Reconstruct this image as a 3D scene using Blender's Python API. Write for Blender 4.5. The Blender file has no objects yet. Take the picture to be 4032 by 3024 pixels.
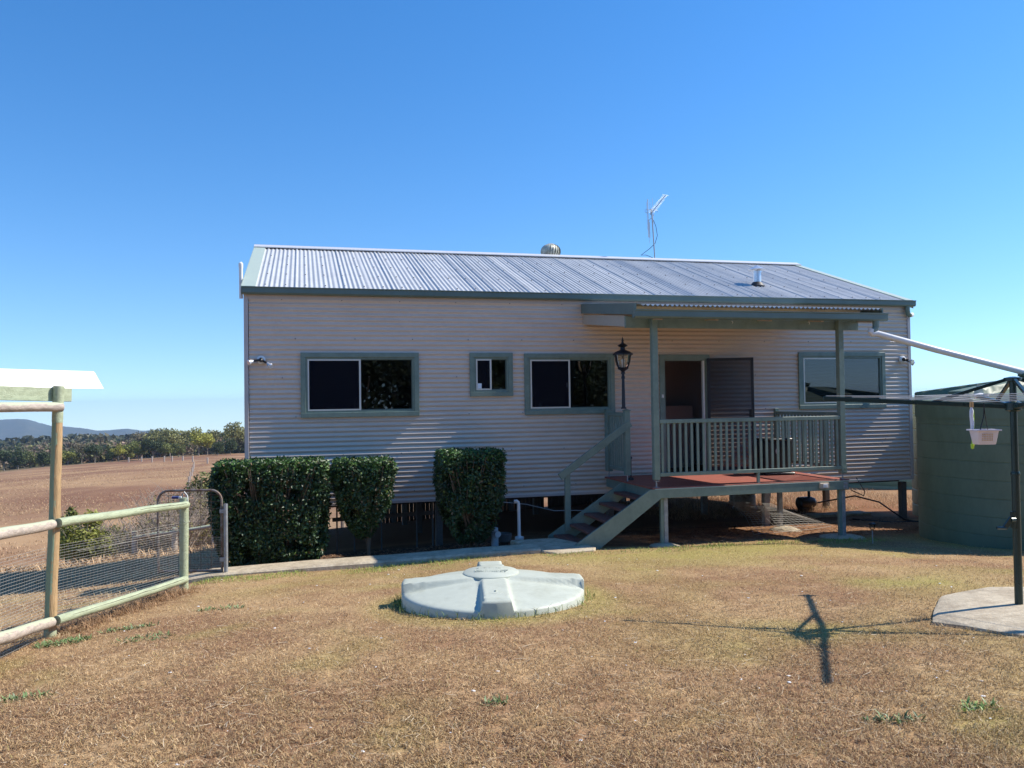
import bpy, bmesh, math, random
import numpy as np
from mathutils import Vector, Matrix, noise
random.seed(7); rng = np.random.default_rng(7)
R = math.radians; PI = math.pi
scene = bpy.context.scene
C = scene.collection
EYE = 1.6

# ------------------------------------------------------------------ materials
def mat(name, col, rough=.6, metal=0., var=.12, scale=6., bump=0., bscale=40., col2=None, spec=.5, streak=None, attr=None, spots=None, fac2=(.42, .62)):
    m = bpy.data.materials.new(name); m.use_nodes = True
    nt = m.node_tree; N = nt.nodes; L = nt.links
    b = N['Principled BSDF']
    b.inputs['Roughness'].default_value = rough; b.inputs['Metallic'].default_value = metal
    b.inputs['Specular IOR Level'].default_value = spec
    tc = N.new('ShaderNodeTexCoord')
    mp = N.new('ShaderNodeMapping'); L.new(tc.outputs['Object'], mp.inputs[0])
    if streak: mp.inputs['Scale'].default_value = streak
    n1 = N.new('ShaderNodeTexNoise'); n1.inputs['Scale'].default_value = scale; n1.inputs['Detail'].default_value = 6; n1.inputs['Roughness'].default_value = .65
    L.new(mp.outputs[0], n1.inputs['Vector'])
    if attr:
        a = N.new('ShaderNodeAttribute'); a.attribute_name = attr; base = a.outputs['Color']
    else:
        rgb = N.new('ShaderNodeRGB'); rgb.outputs[0].default_value = (*col, 1); base = rgb.outputs[0]
    if col2:
        rp = N.new('ShaderNodeValToRGB'); rp.color_ramp.elements[0].position = fac2[0]; rp.color_ramp.elements[1].position = fac2[1]
        L.new(n1.outputs['Fac'], rp.inputs[0])
        mx = N.new('ShaderNodeMix'); mx.data_type = 'RGBA'; L.new(rp.outputs[0], mx.inputs[0]); L.new(base, mx.inputs[6]); mx.inputs[7].default_value = (*col2, 1)
        base = mx.outputs[2]
    mr = N.new('ShaderNodeMapRange'); mr.inputs['From Min'].default_value = .25; mr.inputs['From Max'].default_value = .75
    mr.inputs['To Min'].default_value = 1 - var; mr.inputs['To Max'].default_value = 1 + var
    n2 = N.new('ShaderNodeTexNoise'); n2.inputs['Scale'].default_value = scale * 4.3; n2.inputs['Detail'].default_value = 8; n2.inputs['Roughness'].default_value = .7
    L.new(mp.outputs[0], n2.inputs['Vector']); L.new(n2.outputs['Fac'], mr.inputs[0])
    mm = N.new('ShaderNodeVectorMath'); mm.operation = 'SCALE'; L.new(base, mm.inputs[0]); L.new(mr.outputs[0], mm.inputs['Scale'])
    L.new(mm.outputs[0], b.inputs['Base Color'])
    mr2 = N.new('ShaderNodeMapRange'); mr2.inputs['To Min'].default_value = max(.02, rough - .1); mr2.inputs['To Max'].default_value = min(1, rough + .1)
    L.new(n1.outputs['Fac'], mr2.inputs[0]); L.new(mr2.outputs[0], b.inputs['Roughness'])
    if bump:
        nb = N.new('ShaderNodeTexNoise'); nb.inputs['Scale'].default_value = bscale; nb.inputs['Detail'].default_value = 6
        L.new(mp.outputs[0], nb.inputs['Vector'])
        bp = N.new('ShaderNodeBump'); bp.inputs['Strength'].default_value = bump; bp.inputs['Distance'].default_value = .01
        L.new(nb.outputs['Fac'], bp.inputs['Height']); L.new(bp.outputs[0], b.inputs['Normal'])
    return m

M = {}
M['cream'] = mat('cream_colour_steel', (.67, .55, .455), .36, var=.06, scale=1.2, col2=(.59, .475, .39), fac2=(.5, .8), streak=(.5, 1, 1.6))
M['cream_trim'] = mat('cream_flashing', (.52, .46, .43), .4, var=.05, scale=3)
M['green'] = mat('sage_green_paint', (.19, .25, .205), .45, var=.10, scale=5, bump=.12, bscale=60, col2=(.155, .21, .175))
M['green_gutter'] = mat('green_gutter_steel', (.125, .175, .155), .35, var=.05, scale=2, col2=(.11, .155, .135))
M['green_lt'] = mat('pale_green_paint', (.42, .47, .31), .55, var=.16, scale=5, bump=.6, bscale=30, col2=(.33, .37, .24), streak=(5, .8, 5))
M['green_flash'] = mat('pale_green_flashing', (.43, .50, .42), .45, var=.05, scale=4)
M['zinc'] = mat('zinc_roof_sheet', (.50, .505, .505), .45, .0, var=.10, scale=1.5, col2=(.42, .425, .43), fac2=(.45, .7))
M['ridge'] = mat('ridge_steel', (.62, .62, .63), .45, .2, var=.05)
M['white'] = mat('white_enamel', (.80, .79, .77), .4, var=.04, scale=4)
M['pvc'] = mat('white_pvc_pipe', (.74, .73, .72), .4, var=.06, scale=3, col2=(.66, .65, .62), fac2=(.55, .8))
M['pvc_grey'] = mat('grey_pvc', (.42, .45, .47), .5, var=.1)
M['winframe'] = mat('aluminium_frame', (.70, .67, .60), .4, .1, var=.05)
M['dark'] = mat('dark_paint', (.018, .022, .03), .4, var=.1)
M['black'] = mat('black_plastic', (.012, .012, .014), .35, var=.15)
M['iron'] = mat('dark_cast_iron', (.022, .028, .04), .4, .3, var=.25, scale=20, bump=.2)
M['hoist'] = mat('dark_green_hoist_paint', (.012, .035, .033), .3, .1, var=.2, scale=8)
M['steel'] = mat('galvanised_steel', (.36, .38, .40), .5, .45, var=.18, scale=12, col2=(.27, .285, .30))
M['rust'] = mat('weathered_pipe_steel', (.22, .20, .185), .6, .3, var=.3, scale=14, col2=(.15, .09, .06))
M['wire'] = mat('fence_wire', (.42, .40, .36), .5, .3, var=.1)
M['hoistwire'] = mat('line_wire', (.55, .55, .53), .4, .3, var=.05)
M['rustwire'] = mat('rusty_mesh_wire', (.12, .085, .06), .7, .2, var=.2)
M['tank'] = mat('dark_green_tank_steel', (.125, .175, .115), .55, var=.12, scale=2.2, col2=(.105, .15, .095), streak=(1, 1, .5), bump=.05)
M['tank_far'] = mat('green_tank_plastic', (.11, .20, .15), .55, var=.08)
M['lid'] = mat('pale_green_grey_plastic', (.50, .525, .44), .5, var=.08, scale=3, bump=.12, bscale=120, col2=(.385, .40, .32), fac2=(.5, .75))
M['deck'] = mat('red_oxide_decking', (.36, .10, .065), .55, var=.2, scale=8, col2=(.26, .07, .05), streak=(.3, 3, 1))
M['tread'] = mat('worn_red_brown_tread', (.17, .062, .05), .6, var=.25, scale=10, col2=(.12, .05, .04), streak=(1, .3, 1))
M['timber'] = mat('weathered_grey_timber', (.47, .40, .33), .8, var=.25, scale=9, bump=.5, bscale=20, col2=(.33, .28, .23), streak=(6, .7, 6))
M['timber_tan'] = mat('bare_tan_timber', (.46, .32, .17), .75, var=.25, scale=7, bump=.4, bscale=25, col2=(.30, .36, .24), fac2=(.5, .58), streak=(7, 7, .5))
M['brown'] = mat('dark_hardwood', (.045, .032, .025), .8, var=.3, scale=6)
M['pier'] = mat('grey_pier_timber', (.12, .115, .11), .8, var=.3, scale=10)
M['concrete'] = mat('old_concrete', (.52, .435, .31), .85, var=.25, scale=5, bump=.6, bscale=45, col2=(.38, .305, .21))
M['inside'] = mat('interior_lining', (.42, .38, .39), .8, var=.04)
M['inside2'] = mat('interior_bench', (.55, .43, .40), .7, var=.04)
M['soil'] = mat('concrete_pot', (.14, .13, .12), .9, var=.3, scale=20, bump=.5)
M['paper'] = mat('white_card', (.75, .8, .85), .6, var=.02)
M['blue'] = mat('blue_plastic', (.02, .03, .16), .3, var=.1)
M['basket'] = mat('lilac_white_plastic', (.72, .66, .70), .4, var=.03)
M['lime'] = mat('lime_plastic', (.45, .70, .05), .35, var=.03)
M['cloth'] = mat('frosted_white_plastic', (.75, .74, .78), .4, var=.03)
M['peg'] = mat('wooden_peg', (.62, .40, .18), .6, var=.1)
M['flue'] = mat('bright_flue_steel', (.62, .66, .72), .3, .6, var=.15, scale=8)
M['rubber'] = mat('black_rubber_boot', (.02, .02, .025), .5, var=.2)
M['vent'] = mat('weathered_ventilator', (.50, .50, .42), .5, .2, var=.25, scale=14, col2=(.30, .31, .26))
M['gas'] = mat('off_white_drum', (.55, .50, .45), .55, var=.25, scale=9, col2=(.35, .28, .22))
M['bulb'] = mat('lamp_glass', (.8, .8, .82), .08, .6, var=.02)
M['board'] = mat('beige_board', (.50, .40, .30), .6, var=.06, scale=3)
def worn(name, bare, paint, axis, thr, sgn):
    m = mat(name, bare, .75, var=.25, scale=7, bump=.5, bscale=22, col2=tuple(c * .68 for c in bare), streak=(7, 7, .6) if axis == 0 else (6, .7, 6)); nt = m.node_tree; N = nt.nodes; L = nt.links
    b = N['Principled BSDF']; src = b.inputs['Base Color'].links[0].from_socket
    g = N.new('ShaderNodeNewGeometry'); sx = N.new('ShaderNodeSeparateXYZ'); L.new(g.outputs['True Normal'], sx.inputs[0])
    tc = N.new('ShaderNodeTexCoord'); n = N.new('ShaderNodeTexNoise'); n.inputs['Scale'].default_value = 9; n.inputs['Detail'].default_value = 7; L.new(tc.outputs['Object'], n.inputs['Vector'])
    ma = N.new('ShaderNodeMath'); ma.operation = 'MULTIPLY_ADD'; L.new(n.outputs['Fac'], ma.inputs[0]); ma.inputs[1].default_value = 1.1; L.new(sx.outputs[axis], ma.inputs[2])
    rp = N.new('ShaderNodeMapRange'); rp.inputs['From Min'].default_value = thr; rp.inputs['From Max'].default_value = thr + .12 * sgn; L.new(ma.outputs[0], rp.inputs[0])
    mx = N.new('ShaderNodeMix'); mx.data_type = 'RGBA'; L.new(rp.outputs[0], mx.inputs[0]); L.new(src, mx.inputs[6]); mx.inputs[7].default_value = (*paint, 1); L.new(mx.outputs[2], b.inputs['Base Color']); return m
M['timber_tan'] = worn('half_painted_post', (.50, .33, .165), (.27, .36, .24), 0, .98, -1)
M['timber'] = worn('half_painted_rail', (.50, .42, .35), (.46, .49, .34), 2, 1.02, 1)
def leafmat(name, rough=.45, trans=.25, spec=.5):
    m = bpy.data.materials.new(name); m.use_nodes = True; nt = m.node_tree; N = nt.nodes; L = nt.links
    b = N['Principled BSDF']; a = N.new('ShaderNodeAttribute'); a.attribute_name = 'Col'
    b.inputs['Roughness'].default_value = rough; b.inputs['Specular IOR Level'].default_value = spec
    L.new(a.outputs['Color'], b.inputs['Base Color'])
    if trans:
        t = N.new('ShaderNodeBsdfTranslucent'); L.new(a.outputs['Color'], t.inputs[0])
        mx = N.new('ShaderNodeMixShader'); mx.inputs[0].default_value = trans
        L.new(b.outputs[0], mx.inputs[1]); L.new(t.outputs[0], mx.inputs[2]); L.new(mx.outputs[0], N['Material Output'].inputs[0])
    return m
M['leaf'] = leafmat('glossy_hedge_leaf', .46, .12)
M['gum'] = leafmat('tree_leaf', .6, .25, .3)
M['blade'] = leafmat('dry_grass_blade', .75, .2, .2)
M['bark'] = mat('pale_bark', (.26, .22, .18), .85, var=.3, scale=6, bump=.4, bscale=15)
M['scrub'] = mat('dead_scrub', (.36, .29, .23), .85, var=.3, scale=6)
M['twig'] = mat('hedge_stem', (.15, .11, .075), .8, var=.25, scale=12)
def glassmat(name, tint=(1, 1, 1), refl=.0, opa=0., dark=(.01, .01, .015)):
    m = bpy.data.materials.new(name); m.use_nodes = True; nt = m.node_tree; N = nt.nodes; L = nt.links
    N.remove(N['Principled BSDF']); o = N['Material Output']
    t = N.new('ShaderNodeBsdfTransparent'); t.inputs[0].default_value = (*tint, 1)
    d = N.new('ShaderNodeBsdfDiffuse'); d.inputs[0].default_value = (*dark, 1)
    m0 = N.new('ShaderNodeMixShader'); m0.inputs[0].default_value = opa; L.new(t.outputs[0], m0.inputs[1]); L.new(d.outputs[0], m0.inputs[2])
    g = N.new('ShaderNodeBsdfGlossy'); g.inputs['Roughness'].default_value = .015
    f = N.new('ShaderNodeFresnel'); f.inputs[0].default_value = 1.52
    ad = N.new('ShaderNodeMath'); ad.operation = 'ADD'; ad.use_clamp = True; ad.inputs[1].default_value = refl; L.new(f.outputs[0], ad.inputs[0])
    mx = N.new('ShaderNodeMixShader'); L.new(ad.outputs[0], mx.inputs[0]); L.new(m0.outputs[0], mx.inputs[1]); L.new(g.outputs[0], mx.inputs[2])
    L.new(mx.outputs[0], o.inputs[0]); return m
M['glass'] = glassmat('window_glass', (.35, .36, .4), .05)
M['glass_sky'] = glassmat('tinted_window_glass', (.14, .16, .24), .05)
M['screen'] = glassmat('insect_screen', (.8, .8, .82), -.03, .34, (.05, .05, .062))
M['flyscreen'] = glassmat('fine_flyscreen', (.8, .8, .8), -.035, .72, (.012, .012, .018))
M['lamp_glass'] = glassmat('lantern_glass', (.85, .85, .8), .02)
M['litter'] = mat('bed_litter', (.10, .06, .045), .9, var=.4, scale=20, bump=.6)

# ------------------------------------------------------------------ frames
XL, YL, YAW = -4.0963, 12.2724, .2552
FH = Matrix.Translation((XL, YL, 0)) @ Matrix.Rotation(YAW, 4, 'Z')    # house frame: x along the front wall, y into the house
FW = Matrix.Identity(4)
def hw(u, w, z=0): return FH @ Vector((u, w, z))

class MB:
    def __init__(s): s.v = []; s.f = []; s.cols = None; s.smooth = False
    def add(s, vs, fs):
        o = len(s.v); s.v += [tuple(p) for p in vs]; s.f += [tuple(i + o for i in f) for f in fs]; return s
    def box(s, x0, x1, y0, y1, z0, z1, ch=0.):
        if ch <= 0:
            vs = [(x, y, z) for z in (z0, z1) for y in (y0, y1) for x in (x0, x1)]
            return s.add(vs, [(0, 2, 3, 1), (4, 5, 7, 6), (0, 1, 5, 4), (2, 6, 7, 3), (0, 4, 6, 2), (1, 3, 7, 5)])
        c = ch; pr = lambda a, b, d: [(x0 + a, y0 + b), (x1 - a, y0 + b), (x1 - a, y1 - b), (x0 + a, y1 - b)]
        def ring(e): return [(x0 + e + c, y0 + e), (x1 - e - c, y0 + e), (x1 - e, y0 + e + c), (x1 - e, y1 - e - c), (x1 - e - c, y1 - e), (x0 + e + c, y1 - e), (x0 + e, y1 - e - c), (x0 + e, y0 + e + c)]
        vs = [(x, y, z0) for x, y in ring(c)] + [(x, y, z0 + c) for x, y in ring(0)] + [(x, y, z1 - c) for x, y in ring(0)] + [(x, y, z1) for x, y in ring(c)]
        fs = [tuple(range(7, -1, -1)), tuple(range(24, 32))]
        for k in range(3):
            for i in range(8): j = (i + 1) % 8; fs.append((k * 8 + i, k * 8 + j, k * 8 + 8 + j, k * 8 + 8 + i))
        return s.add(vs, fs)
    def bar(s, a, b, w, h, up=(0, 0, 1), ch=0.):
        a = Vector(a); b = Vector(b); d = b - a; L = d.length; d.normalize(); up = Vector(up)
        x = d.cross(up).normalized(); z = x.cross(d)
        t = MB().box(-w / 2, w / 2, 0, L, -h / 2, h / 2, ch)
        return s.add([a + x * p[0] + d * p[1] + z * p[2] for p in t.v], t.f)
    def tube(s, pts, r, n=8, cap=True, wob=0.):
        pts = [Vector(p) for p in pts]; k = len(pts); rr = r if hasattr(r, '__len__') else [r] * k
        vs = []; px = None
        for i, p in enumerate(pts):
            d = (pts[min(i + 1, k - 1)] - pts[max(i - 1, 0)]).normalized()
            if px is None: px = d.orthogonal().normalized()
            px = (px - d * px.dot(d)).normalized(); py = d.cross(px)
            for j in range(n):
                a = 2 * PI * j / n; q = rr[i] * (1 + (noise.noise((p.x * 5 + j, p.y * 5, p.z * 5)) * wob if wob else 0))
                vs.append(p + px * math.cos(a) * q + py * math.sin(a) * q)
        fs = [(i * n + j, i * n + (j + 1) % n, (i + 1) * n + (j + 1) % n, (i + 1) * n + j) for i in range(k - 1) for j in range(n)]
        if cap: fs += [tuple(range(n - 1, -1, -1)), tuple((k - 1) * n + j for j in range(n))]
        return s.add(vs, fs)
    def lathe(s, c, prof, n=24, cap=True):
        c = Vector(c); vs = [(c.x + r * math.cos(2 * PI * j / n), c.y + r * math.sin(2 * PI * j / n), c.z + z) for r, z in prof for j in range(n)]
        fs = [(i * n + j, i * n + (j + 1) % n, (i + 1) * n + (j + 1) % n, (i + 1) * n + j) for i in range(len(prof) - 1) for j in range(n)]
        if cap: fs += [tuple(range(n - 1, -1, -1)), tuple((len(prof) - 1) * n + j for j in range(n))]
        return s.add(vs, fs)
    def prism(s, prof, a, b, ux, uz):
        """extrude a 2-D outline (x,z) given in axes ux,uz from a to b"""
        a = Vector(a); b = Vector(b); ux = Vector(ux); uz = Vector(uz); n = len(prof)
        vs = [a + ux * p[0] + uz * p[1] for p in prof] + [b + ux * p[0] + uz * p[1] for p in prof]
        fs = [(i, (i + 1) % n, n + (i + 1) % n, n + i) for i in range(n)] + [tuple(range(n - 1, -1, -1)), tuple(range(n, 2 * n))]
        return s.add(vs, fs)
    def sheet(s, pts_fn, nu, nv, keep=None):
        vs = [pts_fn(i, j) for j in range(nv + 1) for i in range(nu + 1)]
        fs = [(j * (nu + 1) + i, j * (nu + 1) + i + 1, (j + 1) * (nu + 1) + i + 1, (j + 1) * (nu + 1) + i) for j in range(nv) for i in range(nu) if keep is None or keep(i, j)]
        return s.add(vs, fs)

FR = {}
def props(o, label=None, cat=None, group=None, kind=None):
    if label: o['label'] = label
    if cat: o['category'] = cat
    if group: o['group'] = group
    if kind: o['kind'] = kind
    return o
def thing(name, label, cat, loc, frame=FW, group=None):
    o = bpy.data.objects.new(name, None); C.objects.link(o); o.empty_display_size = .2
    o.matrix_world = frame @ Matrix.Translation(loc)
    FR[o.name] = Vector(loc); return props(o, label, cat, group)
def make_mesh(name, mb, m, off=Vector((0, 0, 0)), smooth=False, ang=40):
    me = bpy.data.meshes.new(name)
    me.from_pydata([(p[0] - off[0], p[1] - off[1], p[2] - off[2]) for p in mb.v], [], mb.f); me.materials.append(m)
    if mb.cols is None:
        bm = bmesh.new(); bm.from_mesh(me); bmesh.ops.recalc_face_normals(bm, faces=bm.faces[:]); bm.to_mesh(me); bm.free()
    if smooth:
        me.shade_smooth() if hasattr(me, 'shade_smooth') else None
        me.set_sharp_from_angle(angle=R(ang))
    if mb.cols is not None:
        ca = me.color_attributes.new('Col', 'FLOAT_COLOR', 'POINT')
        ca.data.foreach_set('color', np.asarray(mb.cols, dtype=np.float32).ravel())
    me.validate(); me.update(); return me
def part(root, name, mb, m, smooth=False, ang=40, label=None):
    """root: a thing or a part of it; vertices are given in the thing's frame"""
    top = root
    while top.parent: top = top.parent
    o = bpy.data.objects.new(name, make_mesh(name, mb, m, FR[top.name], smooth, ang)); C.objects.link(o)
    o.parent = root
    if label: o['label'] = label
    return o
def solo(name, mb, m, loc, frame, label=None, cat=None, group=None, kind=None, smooth=False, ang=40):
    o = bpy.data.objects.new(name, make_mesh(name, mb, m, Vector(loc), smooth, ang)); C.objects.link(o)
    o.matrix_world = frame @ Matrix.Translation(loc); return props(o, label, cat, group, kind)
def copy_tree(o, parent=None):
    c = o.copy(); C.objects.link(c)
    if parent: c.parent = parent
    for ch in [x for x in o.children]: copy_tree(ch, c)
    return c

# ------------------------------------------------------------------ terrain
CP = [(0, 0, 0), (0, 4, -.05), (-3, 4, -.17), (3, 4, -.05), (-.2, 7.6, -.27), (4, 6.4, -.12), (2.2, 6.0, -.17), (3, 9, -.30), (0, 10, -.43), (2.19, 11.95, -.59),
      (5.26, 12.75, -.64), (7, 11.5, -.60), (-1.5, 10.7, -.58), (-2.6, 10.4, -.60), (-4.3, 7.44, -.52), (-3.89, 9.45, -.58), (-3.8, 10.5, -.64), (-4.7, 10.6, -.80), (-1.2, 13, -.74),
      (7.5, 15.3, -.76), (.8, 17.3, -.92), (8, 22, -1.05), (11, 24, -1.2), (3.8, 21.6, -1.12), (-4, 19.7, -1.42), (-5.9, 19.2, -1.58), (-7.7, 18.8, -1.90), (-11, 18, -2.15),
      (-6.4, 10, -.88), (-7, 11.65, -1.08), (-8, 13.5, -1.30), (-9.6, 15, -1.50), (-5, 6, -.5), (-8, 5, -.8), (-6, 2, -.5), (0, -6, .15), (6, -3, .1), (8, 3, .0), (9, 8, -.3),
      (-9.5, 20.5, -2.25), (-13, 20, -2.5), (-12, 30, -4.6), (-19, 30, -4.9), (-8, 30, -4.1), (-28, 45, -6.1), (-16, 45, -5.8), (-38, 60, -6.8), (-22, 60, -6.4),
      (-57, 90, -8.0), (-35, 90, -7.2), (-80, 125, -9.9), (-48, 125, -8.5), (-160, 250, -17.9), (-118, 250, -14.8), (-84, 250, -13.6), (-30, 250, -13), (60, 250, -12),
      (0, 40, -2.6), (20, 30, -1.5), (30, 60, -3), (0, 100, -6), (60, 100, -5), (20, 0, .1), (60, 0, 0), (0, -60, 1), (-60, 0, -5), (-25, 5, -2.8), (300, 0, -6), (0, -300, -5), (-300, 0, -16),
      (-385, 600, -35), (-230, 600, -32), (0, 600, -30), (300, 600, -24), (-900, 1500, -80), (0, 1500, -75), (900, 1200, -60), (-1800, 3000, -150), (0, 3300, -150), (2500, 2500, -120),
      (3500, 0, -80), (0, -3500, -60), (-3500, 0, -90), (-4500, 4500, -330), (0, 6500, -360), (4500, 4500, -300), (7000, 0, -120), (0, -7000, -100), (-7000, 0, -130)]
def warp(P):
    P = np.asarray(P, float); r = np.hypot(P[:, 0], P[:, 1]) + 1e-9; k = np.log1p(r / 6.) / r
    return P[:, :2] * k[:, None]
def tps(r2): return .5 * r2 * np.log(r2 + 1e-12)
_cp = np.array(CP, float); _q = warp(_cp); _n = len(CP)
_A = np.zeros((_n + 3, _n + 3)); _d2 = ((_q[:, None] - _q[None]) ** 2).sum(2); _A[:_n, :_n] = tps(_d2) + 1e-4 * np.eye(_n)
_A[:_n, _n] = 1; _A[:_n, _n + 1:] = _q; _A[_n, :_n] = 1; _A[_n + 1:, :_n] = _q.T
_s = np.log1p(np.hypot(_cp[:, 0], _cp[:, 1]) / 6.) * 6 + 1            # heights are fitted relative to this scale
_w = np.linalg.solve(_A, np.concatenate([_cp[:, 2] / _s, [0, 0, 0]]))
def gz(x, y):
    P = np.stack([np.atleast_1d(x).astype(float), np.atleast_1d(y).astype(float)], 1); out = np.empty(len(P))
    for i in range(0, len(P), 20000):
        p = P[i:i + 20000]; q = warp(p); d2 = ((q[:, None] - _q[None]) ** 2).sum(2)
        out[i:i + 20000] = (tps(d2) @ _w[:_n] + _w[_n] + q @ _w[_n + 1:]) * (np.log1p(np.hypot(p[:, 0], p[:, 1]) / 6.) * 6 + 1)
    return out
def g1(x, y): return float(gz(x, y)[0])
def gh(u, w): p = hw(u, w); return g1(p.x, p.y)

def fbm(x, y, s, o=3, seed=0.):
    return noise.fractal((x * s + seed, y * s - seed, seed), 1.0, 2.0, o, noise_basis='PERLIN_ORIGINAL') if False else noise.turbulence((x * s + seed, y * s - seed * .7, seed), o, False) 
def nz(x, y, s, seed=0.): return .6 * noise.noise((x * s + seed, y * s, seed)) + .3 * noise.noise((x * s * 2.1 + seed, y * s * 2.1, seed + 5)) + .15 * noise.noise((x * s * 4.3, y * s * 4.3, seed + 9))
def smooth(a, b, t): t = max(0., min(1., (t - a) / (b - a))); return t * t * (3 - 2 * t)
_hi = FH.inverted()
LID = (-.205, 7.53)
def ground_cols(x, y):
    """real colour of the turf/soil at a point: straw, reddish thatch, green patches, bare bed"""
    r = math.hypot(x, y)
    a = nz(x, y, .8, 3.1); b = nz(x, y, 2.6, 8.2) * 1.5
    straw = Vector((.43, .285, .15)); thatch = Vector((.275, .155, .085)); soil = Vector((.22, .105, .055)); grn = Vector((.34, .285, .095))
    t = smooth(-.35, .45, a + .5 * b); c = thatch.lerp(straw, .1 + .85 * t)
    u, w, _ = _hi @ Vector((x, y, 0))
    # greener: near the lid, along the shadow edge by the house, under the hoist
    dl = abs(math.hypot(x - LID[0], y - LID[1]) - .98)
    g = .6 * smooth(.35, .0, dl) + .5 * smooth(1.6, .2, abs(w + 2.9)) * smooth(-.35, .25, nz(x, y, .9, 5)) * smooth(-1, .5, u) + .55 * smooth(.0, .5, nz(x, y, .45, 31) + .15) * smooth(3, 5, y) * smooth(0, 2, x) 
    g += .5 * smooth(.1, .5, nz(x, y, 1.1, 12))
    c = c.lerp(grn, min(.85, g) if r < 25 else 0)
    if r < 60:
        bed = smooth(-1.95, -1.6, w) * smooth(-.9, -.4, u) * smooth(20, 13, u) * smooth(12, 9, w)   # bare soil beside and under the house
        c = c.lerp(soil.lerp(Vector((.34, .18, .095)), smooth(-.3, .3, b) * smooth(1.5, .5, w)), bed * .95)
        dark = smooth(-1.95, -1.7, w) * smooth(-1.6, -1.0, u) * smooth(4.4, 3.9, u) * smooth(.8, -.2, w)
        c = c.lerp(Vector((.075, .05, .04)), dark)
    if r > 12:                                                                    # dry paddock: straw streaks over red-brown
        s1 = nz(x * .35, y, .12, 4); s2 = nz(x * .5, y, .035, 6); s3 = nz(x, y, .5, 2)
        pad = Vector((.215, .11, .065)).lerp(Vector((.42, .265, .14)), smooth(-.4, .5, .7 * s1 + .6 * s2 + .3 * s3))
        left = smooth(12, 22, r) if u < 0 else smooth(20, 32, r)
        c = c.lerp(pad, left)
    if r > 240: c = c.lerp(Vector((.16, .13, .075)), smooth(250, 300, r))
    return c
def build_ground():
    rad = [0.] + list(np.arange(.5, 3, .25)) + list(np.arange(3, 20, .1))
    while rad[-1] < 4700: rad.append(rad[-1] * 1.03)
    na = 300; rad = np.array(rad)
    # finer in front of the camera
    t = np.linspace(0, 1, na, endpoint=False); ang = PI / 2 + 2 * PI * (t - .5); 
    ang = PI / 2 + (np.sign(t - .5) * (np.abs(t - .5) * 2) ** 1.5) * PI
    X = np.outer(rad, np.cos(ang)); Y = np.outer(rad, np.sin(ang)); x = X.ravel(); y = Y.ravel(); z = gz(x, y)
    cols = np.ones((len(x), 4), np.float32)
    for i in range(len(x)):
        r = math.hypot(x[i], y[i])
        z[i] += .012 * noise.noise((x[i] * 1.7, y[i] * 1.7, 0)) + (.006 * noise.noise((x[i] * 7, y[i] * 7, 3)) if r < 20 else 0)
        if r > 25: z[i] += min(1., (r - 25) / 60) * (.35 * noise.noise((x[i] * .05, y[i] * .05, 1)) + .12 * noise.noise((x[i] * .3, y[i] * .3, 2)))
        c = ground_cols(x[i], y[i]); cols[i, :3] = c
    mb = MB(); mb.v = list(zip(x.tolist(), y.tolist(), z.tolist())); nr = len(rad)
    mb.f = [(i * na + j, i * na + (j + 1) % na, (i + 1) * na + (j + 1) % na, (i + 1) * na + j) for i in range(nr - 1) for j in range(na)]
    mb.f = [f[::-1] for f in mb.f]
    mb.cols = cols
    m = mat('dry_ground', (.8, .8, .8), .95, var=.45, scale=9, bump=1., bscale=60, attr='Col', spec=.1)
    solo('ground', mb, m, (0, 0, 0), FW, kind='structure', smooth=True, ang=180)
build_ground()

# ------------------------------------------------------------------ grass
def blades(pts, length, width, flat, cols, rnd):
    n = len(pts); th = rnd.random(n) * 2 * PI; el = flat[0] + (flat[1] - flat[0]) * rnd.random(n) ** 1.6
    L = length * (.5 + rnd.random(n)); W = width * (.6 + .8 * rnd.random(n))
    d = np.stack([np.cos(th) * np.cos(el), np.sin(th) * np.cos(el), np.sin(el)], 1)
    th2 = th + (rnd.random(n) - .5) * 1.2; el2 = el * .55
    d2 = np.stack([np.cos(th2) * np.cos(el2), np.sin(th2) * np.cos(el2), np.sin(el2)], 1)
    sd = np.stack([-np.sin(th), np.cos(th), (rnd.random(n) - .5) * .8], 1) * W[:, None] / 2
    p = np.asarray(pts); mid = p + d * (L * .55)[:, None]; tip = mid + d2 * (L * .45)[:, None]
    V = np.stack([p - sd, p + sd, mid + sd * .8, mid - sd * .8, tip], 1).reshape(-1, 3)
    i = np.arange(n) * 5
    q = np.stack([i, i + 1, i + 2, i + 3], 1); t = np.stack([i + 3, i + 2, i + 4], 1)
    return V, q, t, np.repeat(cols, 5, 0)
def blade_obj(name, sets, m, **kw):
    V = np.concatenate([s[0] for s in sets]); off = np.cumsum([0] + [len(s[0]) for s in sets[:-1]])
    Q = np.concatenate([s[1] + o for s, o in zip(sets, off)]); T = np.concatenate([s[2] + o for s, o in zip(sets, off)])
    Cc = np.concatenate([s[3] for s in sets])
    me = bpy.data.meshes.new(name); me.vertices.add(len(V)); me.vertices.foreach_set('co', V.astype(np.float32).ravel())
    nl = len(Q) * 4 + len(T) * 3; me.loops.add(nl); me.loops.foreach_set('vertex_index', np.concatenate([Q.ravel(), T.ravel()]).astype(np.int32))
    me.polygons.add(len(Q) + len(T))
    ls = np.concatenate([np.arange(len(Q)) * 4, len(Q) * 4 + np.arange(len(T)) * 3]).astype(np.int32)
    me.polygons.foreach_set('loop_start', ls)
    me.update(calc_edges=True)
    ca = me.color_attributes.new('Col', 'FLOAT_COLOR', 'POINT'); c4 = np.ones((len(V), 4), np.float32); c4[:, :3] = Cc; ca.data.foreach_set('color', c4.ravel())
    me.materials.append(m); o = bpy.data.objects.new(name, me); C.objects.link(o); return props(o, **kw)
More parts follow.
